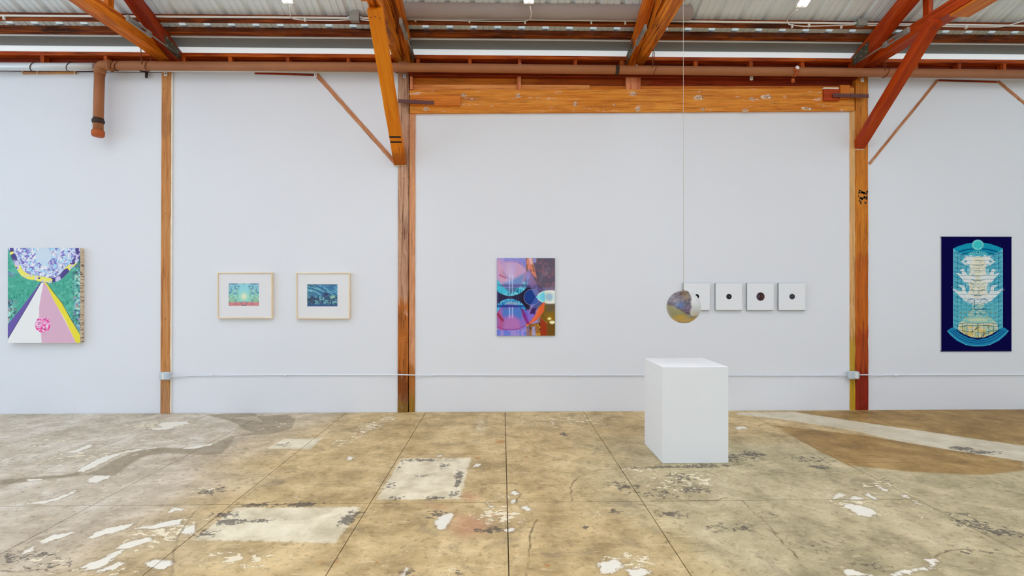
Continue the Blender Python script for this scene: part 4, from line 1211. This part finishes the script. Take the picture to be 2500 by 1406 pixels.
def art_sea_glow():
    im = Img(-1, 1, 0, 1, 150, 110, (136, 204, 214))
    x, y = abs(im.x), im.y
    im.put(np.clip((y - 0.25) / 0.35, 0, 1) * 0.8, (146, 208, 184))
    im.put(np.clip((y - 0.45) / 0.3, 0, 1) * np.clip((x - 0.3) / 0.4, 0, 1) * 0.5, (178, 206, 128))
    im.put(np.clip(0.4 - y, 0, 1) * np.clip(x - 0.3, 0, 1) * 1.5, (168, 200, 232))
    n = fbm(x * 7, y * 8, 41); n2 = fbm(x * 13 + 3, y * 13, 44)
    oval = np.clip(1.3 - np.hypot(x / 0.42, (y - 0.5) / 0.5), 0, 1)
    mk = np.clip(1 - oval * 1.6, 0, 1)
    im.put((n2 > 0.58) * 0.6 * mk, (60, 140, 170)); im.put((n < 0.42) * 0.55 * mk, (200, 232, 228)); im.put((n2 < 0.37) * 0.6 * mk, (96, 160, 120)); im.put((fbm(x * 16, y * 15, 47) > 0.64) * 0.7 * mk, (70, 80, 120))
    im.put(np.exp(-(np.hypot(x / 0.18, (y - 0.58) / 0.14)) ** 2), (240, 228, 190)); im.put(np.exp(-(np.hypot(x / 0.24, (y - 0.86) / 0.07)) ** 2) * 0.8, (60, 150, 170))
    im.put(np.clip((y - 0.80 - 0.10 * (n - 0.5)) / 0.04, 0, 1), (208, 130, 126)); im.put((y > 0.84) * (n2 > 0.55) * 0.6, (150, 84, 110)); im.put(np.exp(-(np.hypot(x / 0.14, (y - 0.985) / 0.025)) ** 2), (40, 70, 90))
    im.put((y < 0.05) * (n > 0.5) * 0.6, (70, 90, 130))
    return im
def art_sea_dark():
    im = Img(0, 1.37, 0, 1, 150, 110, (34, 116, 160))
    x, y = im.x, im.y
    st = fbm((x * 0.8 + y * -0.2) * 6, (y - x * 0.45) * 22, 51); n = fbm(x * 10, y * 12, 52); n2 = fbm(x * 17, y * 18, 53)
    im.put(np.clip(1.0 - x * 0.8 - abs(y - 0.3) * 1.2, 0, 1), (112, 190, 190)); im.put(np.clip((x - 0.7) * 1.2, 0, 1) * np.clip(0.7 - y, 0, 1), (24, 110, 184))
    im.put((st > 0.54) * 0.75 * (y < 0.62), (20, 74, 120)); im.put((st < 0.42) * 0.6 * (y < 0.62), (140, 206, 204)); im.put(((n < 0.45) & (y < 0.6)) * 0.35, (22, 100, 170))
    b = np.clip((y - 0.48) / 0.12, 0, 1)
    im.put(b * 0.85, (14, 58, 100)); im.put(b * (n > 0.53) * (y < 0.9) * 0.85, (112, 188, 196)); im.put(b * (n2 < 0.43) * 0.9, (6, 28, 58)); im.put(np.clip((y - 0.86) / 0.1, 0, 1) * 0.75, (14, 74, 140))
    im.put(np.exp(-(np.hypot((x - 0.84) / 0.16, (y - 0.46) / 0.07)) ** 2), (10, 20, 70)); im.put(np.exp(-(np.hypot((x - 1.16) / 0.1, (y - 0.58) / 0.09)) ** 2) * (n > 0.46) * 0.8, (176, 206, 150)); im.put((y < 0.03) * 0.6, (12, 60, 70))
    return im
def art_glass():
    im = Img(205, 1068, 127, 1280, 286, 382, (138, 132, 200))
    x, y = im.x, im.y
    n = im.noise(120, 61); n2 = im.noise(50, 62); nv = im.noise(60, 63, sx=1.0, sy=0.3)
    im.put(np.clip((x - 620) / 160, 0, 1) * np.clip((640 - y) / 90, 0, 1), (88, 78, 96)); im.put((x > 700) * (y < 620) * np.clip((n2 - 0.5) * 5, 0, 1) * 0.6, (150, 92, 106)); im.put((x > 840) * (y < 600) * np.clip((n - 0.5) * 4, 0, 1) * 0.6, (120, 112, 130))
    im.put((n > 0.52) * (x < 640) * 0.5, (188, 158, 204)); im.put((nv > 0.55) * (x < 640) * 0.5, (110, 120, 206))
    im.poly([(205, 560), (640, 520), (820, 540), (905, 640), (905, 800), (800, 880), (640, 880), (205, 900)], (30, 24, 58), 0.95, 60)
    im.poly([(560, 560), (700, 600), (780, 700), (700, 900), (640, 900), (560, 850)], (20, 8, 40), 0.8, 60)
    im.put(np.clip((y - 780) / 60, 0, 1) * np.clip((x - 800) / 70, 0, 1), (112, 80, 14)); im.poly([(940, 820), (1068, 820), (1068, 940), (940, 940)], (92, 84, 70), 0.8, 50)
    im.poly([(940, 950), (1068, 920), (1068, 1080), (940, 1100)], (154, 112, 4), 0.6, 90)
    # upper bowl
    im.ell(405, 420, 262, 240, (182, 152, 196), 0.9, 12); im.put(np.clip(0.5 - (np.hypot((x - 405) / 262, (y - 420) / 240) - 1) * 30, 0, 1) * (nv > 0.52) * 0.6, (196, 150, 176))
    im.ell(400, 440, 60, 190, (196, 186, 226), 0.6, 80); im.line([(285, 340), (360, 420), (400, 440)], 40, (120, 110, 160), 0.5, soft=40)
    im.poly([(300, 500), (400, 470), (640, 340), (560, 560), (480, 600), (320, 600)], (88, 130, 190), 0.8, 50)
    im.line([(205, 180), (300, 200), (420, 185), (560, 200), (640, 280)], 9, (200, 130, 150), 0.7, soft=12); im.line([(230, 200), (262, 330), (300, 420)], 70, (208, 150, 176), 0.7, soft=70); im.line([(250, 380), (330, 420)], 20, (150, 60, 90), 0.7, soft=25)
    lo = np.hypot((x - 400) / 285, (y - 430) / 258); li = np.hypot((x - 385) / 245, (y - 380) / 222)
    cres = np.clip(0.5 - (lo - 1) * 60, 0, 1) * np.clip(0.5 + (li - 1) * 40, 0, 1) * (y > 380)
    im.put(cres * 0.95, (58, 174, 204)); im.put(cres * (n2 > 0.54) * 0.6, (140, 214, 228)); im.put(cres * (im.noise(22, 66, sx=2, sy=.4) > 0.60) * 0.8, (16, 80, 110))
    im.poly([(205, 440), (330, 580), (400, 620), (330, 660), (240, 640), (205, 600)], (60, 178, 208), 0.9, 20); im.poly([(330, 575), (500, 560), (480, 620), (400, 650)], (56, 84, 130), 0.8, 30)
    im.poly([(205, 520), (700, 515), (720, 560), (300, 556)], (70, 50, 110), 0.55, 16); im.line([(300, 560), (800, 556)], 6, (140, 120, 190), 0.8)
    # lower bowl
    im.ell(405, 1010, 262, 230, (136, 100, 184), 0.9, 20); im.put((y > 1190) * (x < 650) * 0.9, (96, 116, 204)); im.put((y > 1190) * (x < 650) * (nv > 0.52) * 0.7, (170, 140, 210))
    im.poly([(300, 870), (600, 860), (560, 1040), (440, 960), (280, 1000)], (60, 116, 190), 0.85, 40); im.poly([(300, 1180), (330, 1050), (420, 990), (540, 1060), (560, 1180)], (184, 110, 170), 0.7, 50)
    im.line([(215, 930), (270, 1040), (262, 1150)], 70, (190, 70, 110), 0.7, soft=60); im.line([(220, 960), (290, 1050)], 30, (130, 20, 50), 0.8, soft=30); im.line([(205, 1150), (330, 1190), (480, 1192), (640, 1130)], 10, (150, 40, 120), 0.8, soft=10)
    lo = np.hypot((x - 400) / 260, (y - 990) / 258); li = np.hypot((x - 400) / 205, (y - 1020) / 210)
    cres = np.clip(0.5 - (lo - 1) * 60, 0, 1) * np.clip(0.5 + (li - 1) * 40, 0, 1) * (y < 1040)
    im.put(cres * 0.95, (44, 150, 206)); im.put(cres * (n2 > 0.52) * 0.6, (120, 200, 226)); im.put(cres * (im.noise(22, 67, sx=2, sy=.4) > 0.62) * 0.8, (20, 40, 90))
    im.poly([(310, 815), (370, 770), (450, 775), (540, 800), (530, 820)], (136, 160, 190), 0.85, 10); im.poly([(205, 822), (600, 826), (610, 856), (205, 860)], (10, 40, 130), 0.75, 12)
    for xx in (392, 436):
        im.line([(xx, 380), (xx, 640)], 16, (206, 210, 240), 0.6, soft=14); im.line([(xx, 860), (xx, 1010)], 18, (206, 206, 240), 0.6, soft=14)
    # central lens
    im.ell(725, 710, 122, 120, (150, 160, 200), 0.8); im.ell(725, 710, 115, 113, (14, 46, 120)); im.ell(690, 690, 60, 70, (6, 60, 140), 0.6, 60)
    im.poly([(700, 560), (780, 700), (905, 640), (800, 520)], (112, 100, 160), 0.65, 10); im.poly([(780, 705), (690, 850), (760, 900), (900, 790)], (90, 110, 190), 0.6, 14); im.poly([(720, 600), (780, 700), (830, 660), (800, 560)], (120, 140, 200), 0.4, 14)
    im.ell(1000, 705, 200, 100, (226, 226, 210)); im.poly([(780, 706), (860, 650), (905, 630), (905, 785), (850, 760)], (122, 208, 226), 1, 10); im.ell(900, 705, 40, 70, (90, 190, 220), 0.7, 40); im.ell(985, 705, 50, 60, (140, 176, 206), 0.9, 40); im.ell(1060, 705, 26, 70, (190, 216, 222), 0.9, 30)
    # orange beams
    im.poly([(640, 127), (730, 127), (800, 430), (760, 400), (700, 330), (640, 280)], (222, 128, 100), 0.85, 16); im.put((x > 640) * (x < 790) * (y < 330) * (nv > 0.50) * 0.8, (122, 90, 60)); im.poly([(735, 127), (790, 127), (790, 200), (745, 200)], (140, 150, 220), 0.8, 16)
    im.poly([(680, 127), (720, 127), (735, 220), (700, 210)], (226, 220, 236), 0.6, 30); im.poly([(640, 320), (690, 300), (800, 520), (720, 560), (600, 480)], (140, 110, 166), 0.7, 26); im.poly([(650, 340), (690, 320), (700, 430), (640, 450)], (150, 140, 206), 0.6, 30); im.line([(640, 330), (590, 440)], 10, (220, 120, 110), 0.6, soft=14)
    im.line([(905, 795), (860, 900), (780, 1020), (650, 1120)], 0, (222, 92, 44), 0.95, taper=[14, 46, 34, 16], soft=14); im.line([(840, 850), (790, 970), (720, 1060)], 20, (240, 130, 80), 0.5, soft=30)
    im.line([(580, 890), (620, 980), (665, 1090)], 0, (132, 24, 110), 0.9, taper=[14, 30, 20], soft=14); im.poly([(610, 900), (690, 900), (790, 950), (700, 1080), (660, 1060)], (116, 84, 196), 0.7, 30); im.poly([(690, 950), (730, 870), (790, 870), (770, 960)], (40, 10, 70), 0.85, 20); im.poly([(680, 940), (760, 820), (700, 830)], (210, 170, 220), 0.5, 30)
    g = (x > 645) * (x < 850) * (y > 1080) * (y - 1080 > (850 - x) * 0.2)
    im.put(g * 0.9, (150, 96, 24)); im.put(g * (n2 > 0.53) * 0.8, (206, 150, 40)); im.put(g * (im.noise(34, 69) > 0.58) * 0.8, (60, 34, 10)); im.poly([(730, 1150), (770, 1140), (790, 1280), (720, 1280)], (160, 156, 214), 0.85, 20)
    im.poly([(650, 1140), (700, 1130), (690, 1280), (650, 1280)], (140, 120, 206), 0.5, 30); im.poly([(850, 1010), (950, 1100), (950, 1280), (850, 1280)], (150, 44, 6), 0.95, 8); im.line([(830, 985), (955, 1110)], 5, (200, 130, 90), 0.7); im.put((x > 950) * (y > 1090) * 0.7, (104, 66, 4))
    im.line([(948, 600), (948, 1280)], 5, (120, 110, 60), 0.6); im.line([(910, 640), (910, 1000)], 4, (110, 130, 90), 0.5)
    im.ell(985, 1028, 34, 26, (180, 140, 20), 0.8, 16); im.ell(985, 1028, 26, 18, (250, 236, 170), 1, 8); im.ell(1026, 1082, 40, 25, (250, 236, 190), 1, 8)
    return im
def art_tapestry():
    im = Img(125, 876, 82, 1305, 344, 560, (6, 3, 66))
    x, y = im.x, im.y
    mx = np.minimum(x, 1032 - x)        # the woven figure is symmetric
    n = im.noise(26, 71); n2 = im.noise(14, 72); n3 = im.noise(60, 73)
    def P(pts, col, a=1.0, soft=None): im.fill(sd_poly(mx, y, pts), col, a, soft)
    def Ln(pts, w, col, a=1.0, taper=None): im.fill(sd_line(mx, y, pts, taper) - (0 if taper else w / 2), col, a)
    C = 516
    # outer ring at the foot
    P([(185, 1088), (230, 1055), (262, 1052), (300, 1088), (340, 1128), (420, 1165), (520, 1186), (C + 40, 1190), (C + 40, 1256), (460, 1254), (385, 1240), (290, 1195), (215, 1130)], (30, 128, 172))
    for o in (18, 40, 62):
        Ln([(200 + o * 1.1, 1088 - o * .1), (300 + o * .5, 1180 - o), (400 + o * .3, 1226 - o), (C + 40, 1246 - o)], 6, (6, 40, 110), 0.9)
    Ln([(190, 1088), (262, 1160), (385, 1236), (460, 1250), (C + 40, 1252)], 7, (96, 196, 208), 0.7)
    # tower
    P([(250, 205), (300, 182), (400, 150), (C, 137), (C + 40, 137), (C + 40, 1110), (430, 1100), (330, 1095), (250, 1050)], (78, 166, 190))
    im.put((sd_poly(mx, y, [(250, 205), (C + 40, 280), (C + 40, 1110), (330, 1095), (250, 1050)]) < 0) * (n > 0.52) * 0.4, (120, 196, 206))
    P([(250, 207), (300, 182), (400, 150), (C, 137), (C + 40, 137), (C + 40, 262), (400, 282), (300, 240)], (20, 146, 176)); P([(300, 236), (400, 208), (C + 40, 196), (C + 40, 206), (400, 222), (310, 246)], (8, 70, 120)); P([(340, 262), (430, 240), (C + 40, 236), (C + 40, 244), (430, 250), (350, 272)], (8, 80, 120))
    for yy in range(150, 270, 40): pass
    for k in range(9):
        Ln([(270 + k * 32, 150), (290 + k * 28, 250)], 3, (10, 100, 140), 0.5 * (1.0))
    for xx in (294, 336, 388, 430):
        Ln([(xx, 232 + (xx - 250) * .3), (xx, 1080)], 5, (14, 92, 126), 0.85)
    for k in range(17):
        y0 = 240 + k * 52
        Ln([(250, y0), (440, y0 + 70)], 5, (16, 96, 130), 0.75)
        im.fill(np.hypot(mx - 294, y - (y0 + 16)) - 6, (6, 50, 90), 0.9)
    Ln([(252, 207), (252, 1050)], 5, (130, 208, 214), 0.8)
    P([(290, 780), (C + 40, 780), (C + 40, 1000), (290, 1010)], (96, 180, 190), 0.55, 40)
    # body
    P([(390, 300), (C, 285), (C + 40, 285), (C + 40, 800), (440, 795), (385, 770), (400, 700), (428, 640), (408, 560), (395, 530), (425, 480), (436, 430), (420, 370), (400, 330)], (212, 208, 196))
    P([(440, 300), (C + 40, 300), (C + 40, 700), (455, 690), (440, 640), (430, 560), (452, 450)], (228, 216, 186), 0.9, 30); im.put((sd_poly(mx, y, [(430, 300), (C + 40, 300), (C + 40, 780), (430, 770)]) < 0) * (n2 > 0.6) * 0.5, (150, 170, 176))
    fl = (214, 220, 224)
    Ln([(440, 300), (385, 320), (340, 345)], 0, fl, 1, [24, 16, 6]); Ln([(420, 350), (385, 372), (352, 352)], 0, fl, 1, [22, 14, 5]); Ln([(430, 330), (400, 290), (372, 288)], 0, fl, 1, [18, 10, 4])
    Ln([(450, 520), (385, 540), (340, 500), (290, 468)], 0, fl, 1, [40, 30, 18, 5]); Ln([(400, 530), (370, 480), (352, 440), (326, 436)], 0, fl, 1, [26, 22, 16, 5])
    Ln([(480, 770), (400, 745), (330, 690), (250, 640)], 0, fl, 1, [40, 34, 26, 5]); Ln([(400, 740), (366, 680), (360, 620), (312, 600)], 0, fl, 1, [28, 22, 18, 5])
    im.put((sd_line(mx, y, [(480, 770), (400, 745), (330, 690), (250, 640)]) < 30) * (n2 > 0.62) * 0.4, (140, 180, 196))
    for yy, a0, w in ((330, 470, 5), (385, 450, 5), (440, 446, 6), (495, 425, 7), (546, 436, 7), (592, 450, 6), (652, 440, 7), (704, 440, 7), (752, 400, 8), (800, 440, 7), (855, 440, 8), (905, 440, 8), (958, 450, 8)):
        im.fill(np.maximum(abs(y - yy - 6 * np.sin(mx * .08)) - w / 2, a0 - mx), (30, 84, 110), 0.8 * 1)
    for yy, x0, x1 in ((880, 440, 700), (935, 420, 700)):
        for xx in range(330, 520, 46): im.fill(np.hypot(mx - xx, y - yy - (520 - xx) * .05) - 9, (190, 170, 120), 0.7); 
        for xx in range(330, 520, 46): im.fill(np.hypot(mx - xx, y - yy - (520 - xx) * .05) - 5, (70, 60, 60), 0.7)
    lowb = sd_poly(mx, y, [(455, 790), (C + 40, 790), (C + 40, 1000), (380, 1000), (400, 930), (450, 860)]) < 0
    im.put(lowb * 0.55 * (n > 0.40), (222, 212, 180)); im.put(lowb * (n2 > 0.6) * 0.5, (90, 150, 160))
    wl = (np.sin(y * 0.155 + 0.6 * np.sin(mx * 0.02)) > 0.80) * (sd_poly(mx, y, [(260, 240), (C + 40, 240), (C + 40, 1100), (260, 1050)]) < 0)
    im.put(wl * 0.40, (60, 120, 140))
    im.put((n3 > 0.55) * (sd_poly(mx, y, [(400, 290), (C + 40, 290), (C + 40, 790), (380, 760)]) < 0) * 0.35, (236, 236, 228))
    # crown and disc
    for k in range(6): im.fill(abs(np.hypot(mx - (430 + k * 20), y - (262 - k * 4)) - 13) - 3, (130, 206, 204), 0.8)
    im.ell(514, 165, 63, 57, (126, 208, 206)); im.ell(514, 165, 46, 42, (60, 190, 194)); im.fill(abs(np.hypot(x - 514, y - 165) - 54) - 2.5, (30, 140, 160), 0.6)
    # drum
    P([(300, 1060), (312, 1010), (380, 950), (C + 40, 930), (C + 40, 1165), (450, 1158), (370, 1125), (310, 1085)], (206, 204, 176))
    P([(340, 990), (400, 945), (C + 40, 930), (C + 40, 1000), (420, 1002)], (110, 186, 186), 0.8, 20); P([(400, 960), (C + 40, 950), (C + 40, 985), (420, 985)], (214, 206, 170), 0.8, 20)
    dr = sd_poly(mx, y, [(305, 1055), (400, 1020), (C + 40, 1025), (C + 40, 1165), (450, 1155), (370, 1122), (310, 1080)]) < 0
    im.put(dr * (n > 0.50) * 0.8, (226, 190, 96)); im.put(dr * (n2 > 0.62) * 0.8, (60, 90, 90)); im.put(dr * (n3 > 0.56) * 0.4, (120, 190, 190))
    for pts in ([(312, 1016), (400, 1002), (C + 40, 1012)], [(318, 1078), (400, 1096), (C + 40, 1108)], [(300, 1045), (400, 1032), (C + 40, 1034)]): Ln(pts, 6, (24, 100, 120), 0.8)
    for xx in (350, 400, 455, 514): Ln([(xx, 1010), (xx, 1150)], 4, (24, 90, 110), 0.8)
    im.line([(480, 760), (480, 855), (620, 855)], 6, (16, 80, 104), 0.9)
    im.c *= (0.90 + 0.2 * im.noise(8, 77))[..., None]
    return im

def rect(l, t, r, b, Y):
    a, c = W(l, b, Y), W(r, t, Y)
    return a.x, c.x, a.z, c.z

# painting on deep stretched canvas
Yp = YW - 0.062
x0, x1, z0, z1 = rect(19, 605.5, 195.5, 837, Yp)
pa = empty('abstract_painting', ((x0 + x1) / 2, YW - 0.03, z0), 'large canvas of a pink, white and yellow cone below a mottled lavender disc', 'painting')
te = NT('canvas_edge', 0.7)
te.color(te.ramp(te.noise(te.mapping(te.coords(), (6, 6, 26)), 3, 4, 0.6), [(0.36, rgba((90, 70, 66))), (0.46, rgba((196, 178, 150))), (0.7, rgba((214, 200, 174)))]))
MB().box((x0, Yp + 0.003, z0), (x1, YW - 0.001, z1), 0.003).build('canvas_edge', te.m, pa)
picture_grid('painted_face', art_left(), x0, x1, z0, z1, Yp, PM, pa)

tg = NT('picture_glass', 0.05)
tr = tg.n('ShaderNodeBsdfTransparent'); gl = tg.n('ShaderNodeBsdfGlossy'); gl.inputs['Roughness'].default_value = 0.03
mxs = tg.n('ShaderNodeMixShader'); mxs.inputs[0].default_value = 0.035; tg.l(tr.outputs[0], mxs.inputs[1]); tg.l(gl.outputs[0], mxs.inputs[2])
out = [n for n in tg.t.nodes if n.type == 'OUTPUT_MATERIAL'][0]
tg.l(mxs.outputs[0], out.inputs[0])
M['glass'] = tg.m

def framed(label, box, pic, im):
    Yf = YW - 0.042
    x0, x1, z0, z1 = rect(*box, Yf)
    s = empty('framed_print', ((x0 + x1) / 2, YW - 0.02, z0), label, 'picture')
    w = 0.011
    for (a, b, c, d) in ((x0, x1, z1 - w, z1), (x0, x1, z0, z0 + w), (x0, x0 + w, z0 + w, z1 - w), (x1 - w, x1, z0 + w, z1 - w)):
        horiz = (b - a) > (d - c)
        if horiz: beam('frame_rail', (a, Yf + 0.02, (c + d) / 2), (b, Yf + 0.02, (c + d) / 2), 0.04, d - c, M['gallery_maple'], s, rough=0, ch=0.001, seg=2)
        else: beam('frame_rail', ((a + b) / 2, Yf + 0.02, c), ((a + b) / 2, Yf + 0.02, d), 0.04, b - a, M['gallery_maple'], s, up=(1, 0, 0), rough=0, ch=0.001, seg=2)
    Ym = Yf + 0.012
    u0, u1, v0, v1 = rect(*pic, Ym + 0.003)
    mb = MB()
    for (a, b, c, d) in ((x0 + w, x1 - w, v1, z1 - w), (x0 + w, x1 - w, z0 + w, v0), (x0 + w, u0, v0, v1), (u1, x1 - w, v0, v1)):
        mb.box((a, Ym, c), (b, Ym + 0.003, d))
    mb.build('mat_board', M['mat'], s)
    picture_grid('print', im, u0 - 0.002, u1 + 0.002, v0 - 0.002, v1 + 0.002, Ym + 0.0035, PM, s)
    MB().box((x0 + w, Yf + 0.004, z0 + w), (x1 - w, Yf + 0.006, z1 - w)).build('glass_pane', M['glass'], s)
    MB().box((x0 + w, Ym + 0.008, z0 + w), (x1 - w, YW - 0.002, z1 - w)).build('backing_board', M['white_edge'], s)
framed('maple framed pale turquoise print with glowing sun and salmon base', (530, 665, 664, 777.5), (558.5, 692, 632.5, 746.5), art_sea_glow())
framed('maple framed dark blue and teal streaked print', (722.5, 665.5, 853.5, 778), (750, 694, 824, 748), art_sea_dark())

# unframed glossy print on the centre wall
Yp = YW - 0.02
x0, x1, z0, z1 = rect(1213, 630, 1355, 819.5, Yp)
pc = empty('abstract_print', ((x0 + x1) / 2, YW, z0), 'unframed glossy print of purple, cyan and orange glass shapes', 'print')
PG = paint_mat('glossy_print', 0.3, 0.25)
MB().box((x0 + 0.002, Yp + 0.003, z0 + 0.002), (x1 - 0.002, YW - 0.001, z1 - 0.002)).build('backing_panel', M['alu'], pc)
picture_grid('printed_face', art_glass(), x0, x1, z0, z1, Yp, PG, pc)

# tapestry
Yp = YW - 0.012
x0, x1, z0, z1 = rect(2298.5, 579, 2469.5, 857, Yp)
tp = empty('tapestry', ((x0 + x1) / 2, YW, z1), 'navy woven tapestry with a cyan and cream tower on the right bay', 'tapestry')
tm = NT('woven_cloth', 0.9, 0.05)
at = tm.n('ShaderNodeAttribute'); at.attribute_name = 'paint'; tm.color(at.outputs['Color'])
wv = tm.n('ShaderNodeTexWave'); wv.inputs['Scale'].default_value = 120; tm.l(tm.coords(), wv.inputs['Vector'])
tm.bump(wv.outputs['Fac'], 0.3, 0.002)
picture_grid('woven_face', art_tapestry(), x0, x1, z0, z1, Yp, tm.m, tp, 0.008)
hem = MB().box((x0 - 0.004, Yp - 0.001, z0 - 0.006), (x1 + 0.004, YW - 0.002, z0 + 0.006), 0.002)
hem.build('hem', plain('navy_hem', (8, 4, 64), 0.9), tp)
MB().tube([(x0 - 0.003, Yp + 0.004, z1), (x1 + 0.003, Yp + 0.004, z1)], 0.006, 8).build('hem', bpy.data.materials['navy_hem'], tp)

# four small white panels with dark discs
tdk = {}
def disc_img(kind):
    im = Img(-1, 1, -1, 1, 120, 120, (214, 217, 222))
    r = np.hypot(im.x, im.y)
    if kind == 0: im.ell(0, 0, 0.19, 0.19, (22, 22, 22))
    if kind == 1: im.ell(0, 0, 0.205, 0.205, (34, 32, 36)); im.ell(0.02, -0.02, 0.03, 0.03, (160, 160, 165), 1, 0.03)
    if kind == 2:
        im.ell(0, 0, 0.31, 0.31, (52, 34, 36)); m = (r < 0.30)
        im.put(m * np.clip((-im.x - 0.08) * 12, 0, 1), (70, 58, 80)); im.put(m * np.clip((im.x - 0.05) * 12, 0, 1) * np.clip(0.2 - abs(im.y), 0, 1) * 4, (92, 62, 44)); im.ell(-0.08, -0.04, 0.03, 0.03, (170, 160, 165), 1, 0.03)
    if kind == 3: im.ell(0, 0, 0.21, 0.21, (60, 56, 70)); im.put((r < 0.2) * im.noise(0.1, 81) * 0.4, (40, 36, 48))
    return im
labs = ['white square panel with a black dot, half hidden behind the hanging ball', 'white square panel whose small dark dot has a pale speck, second of the row',
        'white square panel with the largest, brownish disc', 'white square panel with a small slate grey dot at the row end']
for k, (l, r) in enumerate(((1667.5, 1733), (1746.5, 1812), (1823.5, 1889), (1900.5, 1966.5))):
    Yf = YW - 0.032
    x0, x1, z0, z1 = rect(l + 1, 691 + 0.0 * k, r, 757, Yf)
    s = empty('dot_panel', ((x0 + x1) / 2, YW, z0), labs[k], 'panel', 'row of four white dot panels')
    MB().box((x0 - 0.003, Yf + 0.004, z0 - 0.003), (x1 + 0.003, YW - 0.001, z1 + 0.003), 0.002).build('frame', M['alu'], s)
    picture_grid('printed_face', disc_img(k), x0, x1, z0, z1, Yf, PM, s, 0.004)

# ------------------------------------------------------------------ pedestal and hanging sphere
#PEDESTAL
a, b = FL(1617.5, 1131.5), FL(1779, 1131)
back = FL(1568.5, 1083.5)
yf, yb = (a[1] + b[1]) / 2, back[1]
zp = W(1700, 895.5, yf).z
ped = MB().box((a[0], yf, 0.001), (b[0], yb, zp), 0.003).build('pedestal', M['pedestal'])
tag(ped, 'tall white painted pedestal standing alone on the concrete floor', 'pedestal')

yc = (yf + yb) / 2
sc = W(1668.8, 749, yc)
R = 40.3 / 1250 * yc
seg, rg = 200, 120
th = np.linspace(0, 2 * np.pi, seg, endpoint=False); ph = np.linspace(0, np.pi, rg)
TH, PH = np.meshgrid(th, ph)
dx, dy, dz = np.sin(PH) * np.cos(TH), np.sin(PH) * np.sin(TH), np.cos(PH)
co = np.stack([dx, dy, dz], -1).reshape(-1, 3) * R
idx = np.arange(seg * rg).reshape(rg, seg)
fc = np.stack([idx[:-1], idx[1:], np.roll(idx[1:], -1, 1), np.roll(idx[:-1], -1, 1)], -1).reshape(-1, 4)
me = bpy.data.meshes.new('ball')
me.from_pydata(co.tolist(), [], fc.tolist())
bm = bmesh.new(); bm.from_mesh(me); bmesh.ops.remove_doubles(bm, verts=bm.verts, dist=1e-5); bmesh.ops.recalc_face_normals(bm, faces=bm.faces); bm.to_mesh(me); bm.free()
n = len(me.vertices)
cc = np.zeros(n * 3); me.vertices.foreach_get('co', cc); cc = cc.reshape(-1, 3) / R
u, w = cc[:, 0], cc[:, 2]
sh = np.where(cc[:, 1] > 0, 3.0, 0.0)
def F(s, seed, o=4): return fbm(u * s + sh + 7, w * s + cc[:, 1] * 0.8 + 9, seed, o)
img = np.ones((n, 3)) * np.array((200, 200, 194.0))
def mixc(m, col):
    global img
    m = np.clip(m, 0, 1)[:, None]; img = img * (1 - m) + np.array(col, float) * m
nz = F(6, 1) - 0.5; fine = F(16, 2) - 0.5
mixc((0.55 - abs(w - 0.2) - 0.0) * np.clip((u - 0.1) * 3, 0, 1) * 0.6, (222, 222, 220)); mixc(np.clip((-w - 0.15) * 3, 0, 1) * np.clip((u) * 3, 0, 1) * 0.6, (206, 186, 150))
dk = np.clip((0.14 + 0.10 * w - u + 0.25 * nz) * 9, 0, 1)
mixc(dk, (112, 104, 112)); mixc(dk * np.clip(fine * 7, 0, 1) * 0.9, (66, 54, 56)); mixc(dk * np.clip((w - 0.3) * 3, 0, 1) * np.clip(0.35 - abs(u + 0.12), 0, 1) * 3, (116, 92, 66))
mixc(dk * np.exp(-((u + 0.5) / 0.22) ** 2 - ((w - 0.12) / 0.2) ** 2), (84, 112, 160)); mixc(dk * np.exp(-((u + 0.15) / 0.25) ** 2 - ((w + 0.1) / 0.22) ** 2) * 0.8, (130, 112, 146)); mixc(dk * np.exp(-((u + 0.75) / 0.2) ** 2 - ((w - 0.4) / 0.3) ** 2) * 0.8, (150, 144, 150))
mixc(dk * np.clip(F(22, 5) * 6 - 3.6, 0, 1) * 0.6, (60, 42, 60))
bl = np.interp(u, [-1, -0.85, -0.45, -0.1, 0.25, 0.52, 0.75, 1.0], [0.18, 0.10, -0.15, -0.38, -0.5, -0.54, -0.42, 0.0])
lo = np.clip((bl - w + 0.10 * nz) * 16, 0, 1)
mixc(lo, (150, 144, 104)); mixc(lo * np.clip((-w - 0.55 + 0.5 * nz) * 5, 0, 1), (188, 150, 50)); mixc(lo * np.clip((u + 0.3) * 3, 0, 1) * np.clip((0.75 + w) * 4, 0, 1), (156, 146, 132)); mixc(lo * np.exp(-((u + 0.4) / 0.25) ** 2 - ((w + 0.6) / 0.12) ** 2), (206, 158, 36)); mixc(lo * np.exp(-((w - bl + 0.02) / 0.03) ** 2) * np.clip(F(9, 8) * 5 - 2.2, 0, 1), (74, 50, 40)); mixc(lo * np.clip((-w - 0.86) * 9 + 2 * nz, 0, 1), (120, 84, 20))
at = me.attributes.new('paint', 'FLOAT_COLOR', 'POINT')
cols = np.ones((n, 4), np.float32); cols[:, :3] = alb(img * np.array((0.95, 0.96, 0.98)))
at.data.foreach_set('color', cols.ravel())
me.materials.append(paint_mat('ball_glaze', 0.25, 0.5))
me.polygons.foreach_set('use_smooth', [True] * len(me.polygons))
sph = empty('hanging_ball', sc, 'mottled purple, white and ochre ball hanging on a cable over the pedestal', 'sculpture')
o = bpy.data.objects.new('ball', me); COL.objects.link(o); o.parent = sph
MB().tube([sc + Vector((0, 0, R - 0.004)), sc + Vector((0, 0, R + 0.012))], 0.006, 10).build('eyelet', M['steel'], sph)
topz = roof_z(yc) - 0.01
MB().tube([sc + Vector((0, 0, R + 0.008)), Vector((sc.x - 0.003, yc, topz))], 0.0016, 6).build('cable', M['cable'], sph)
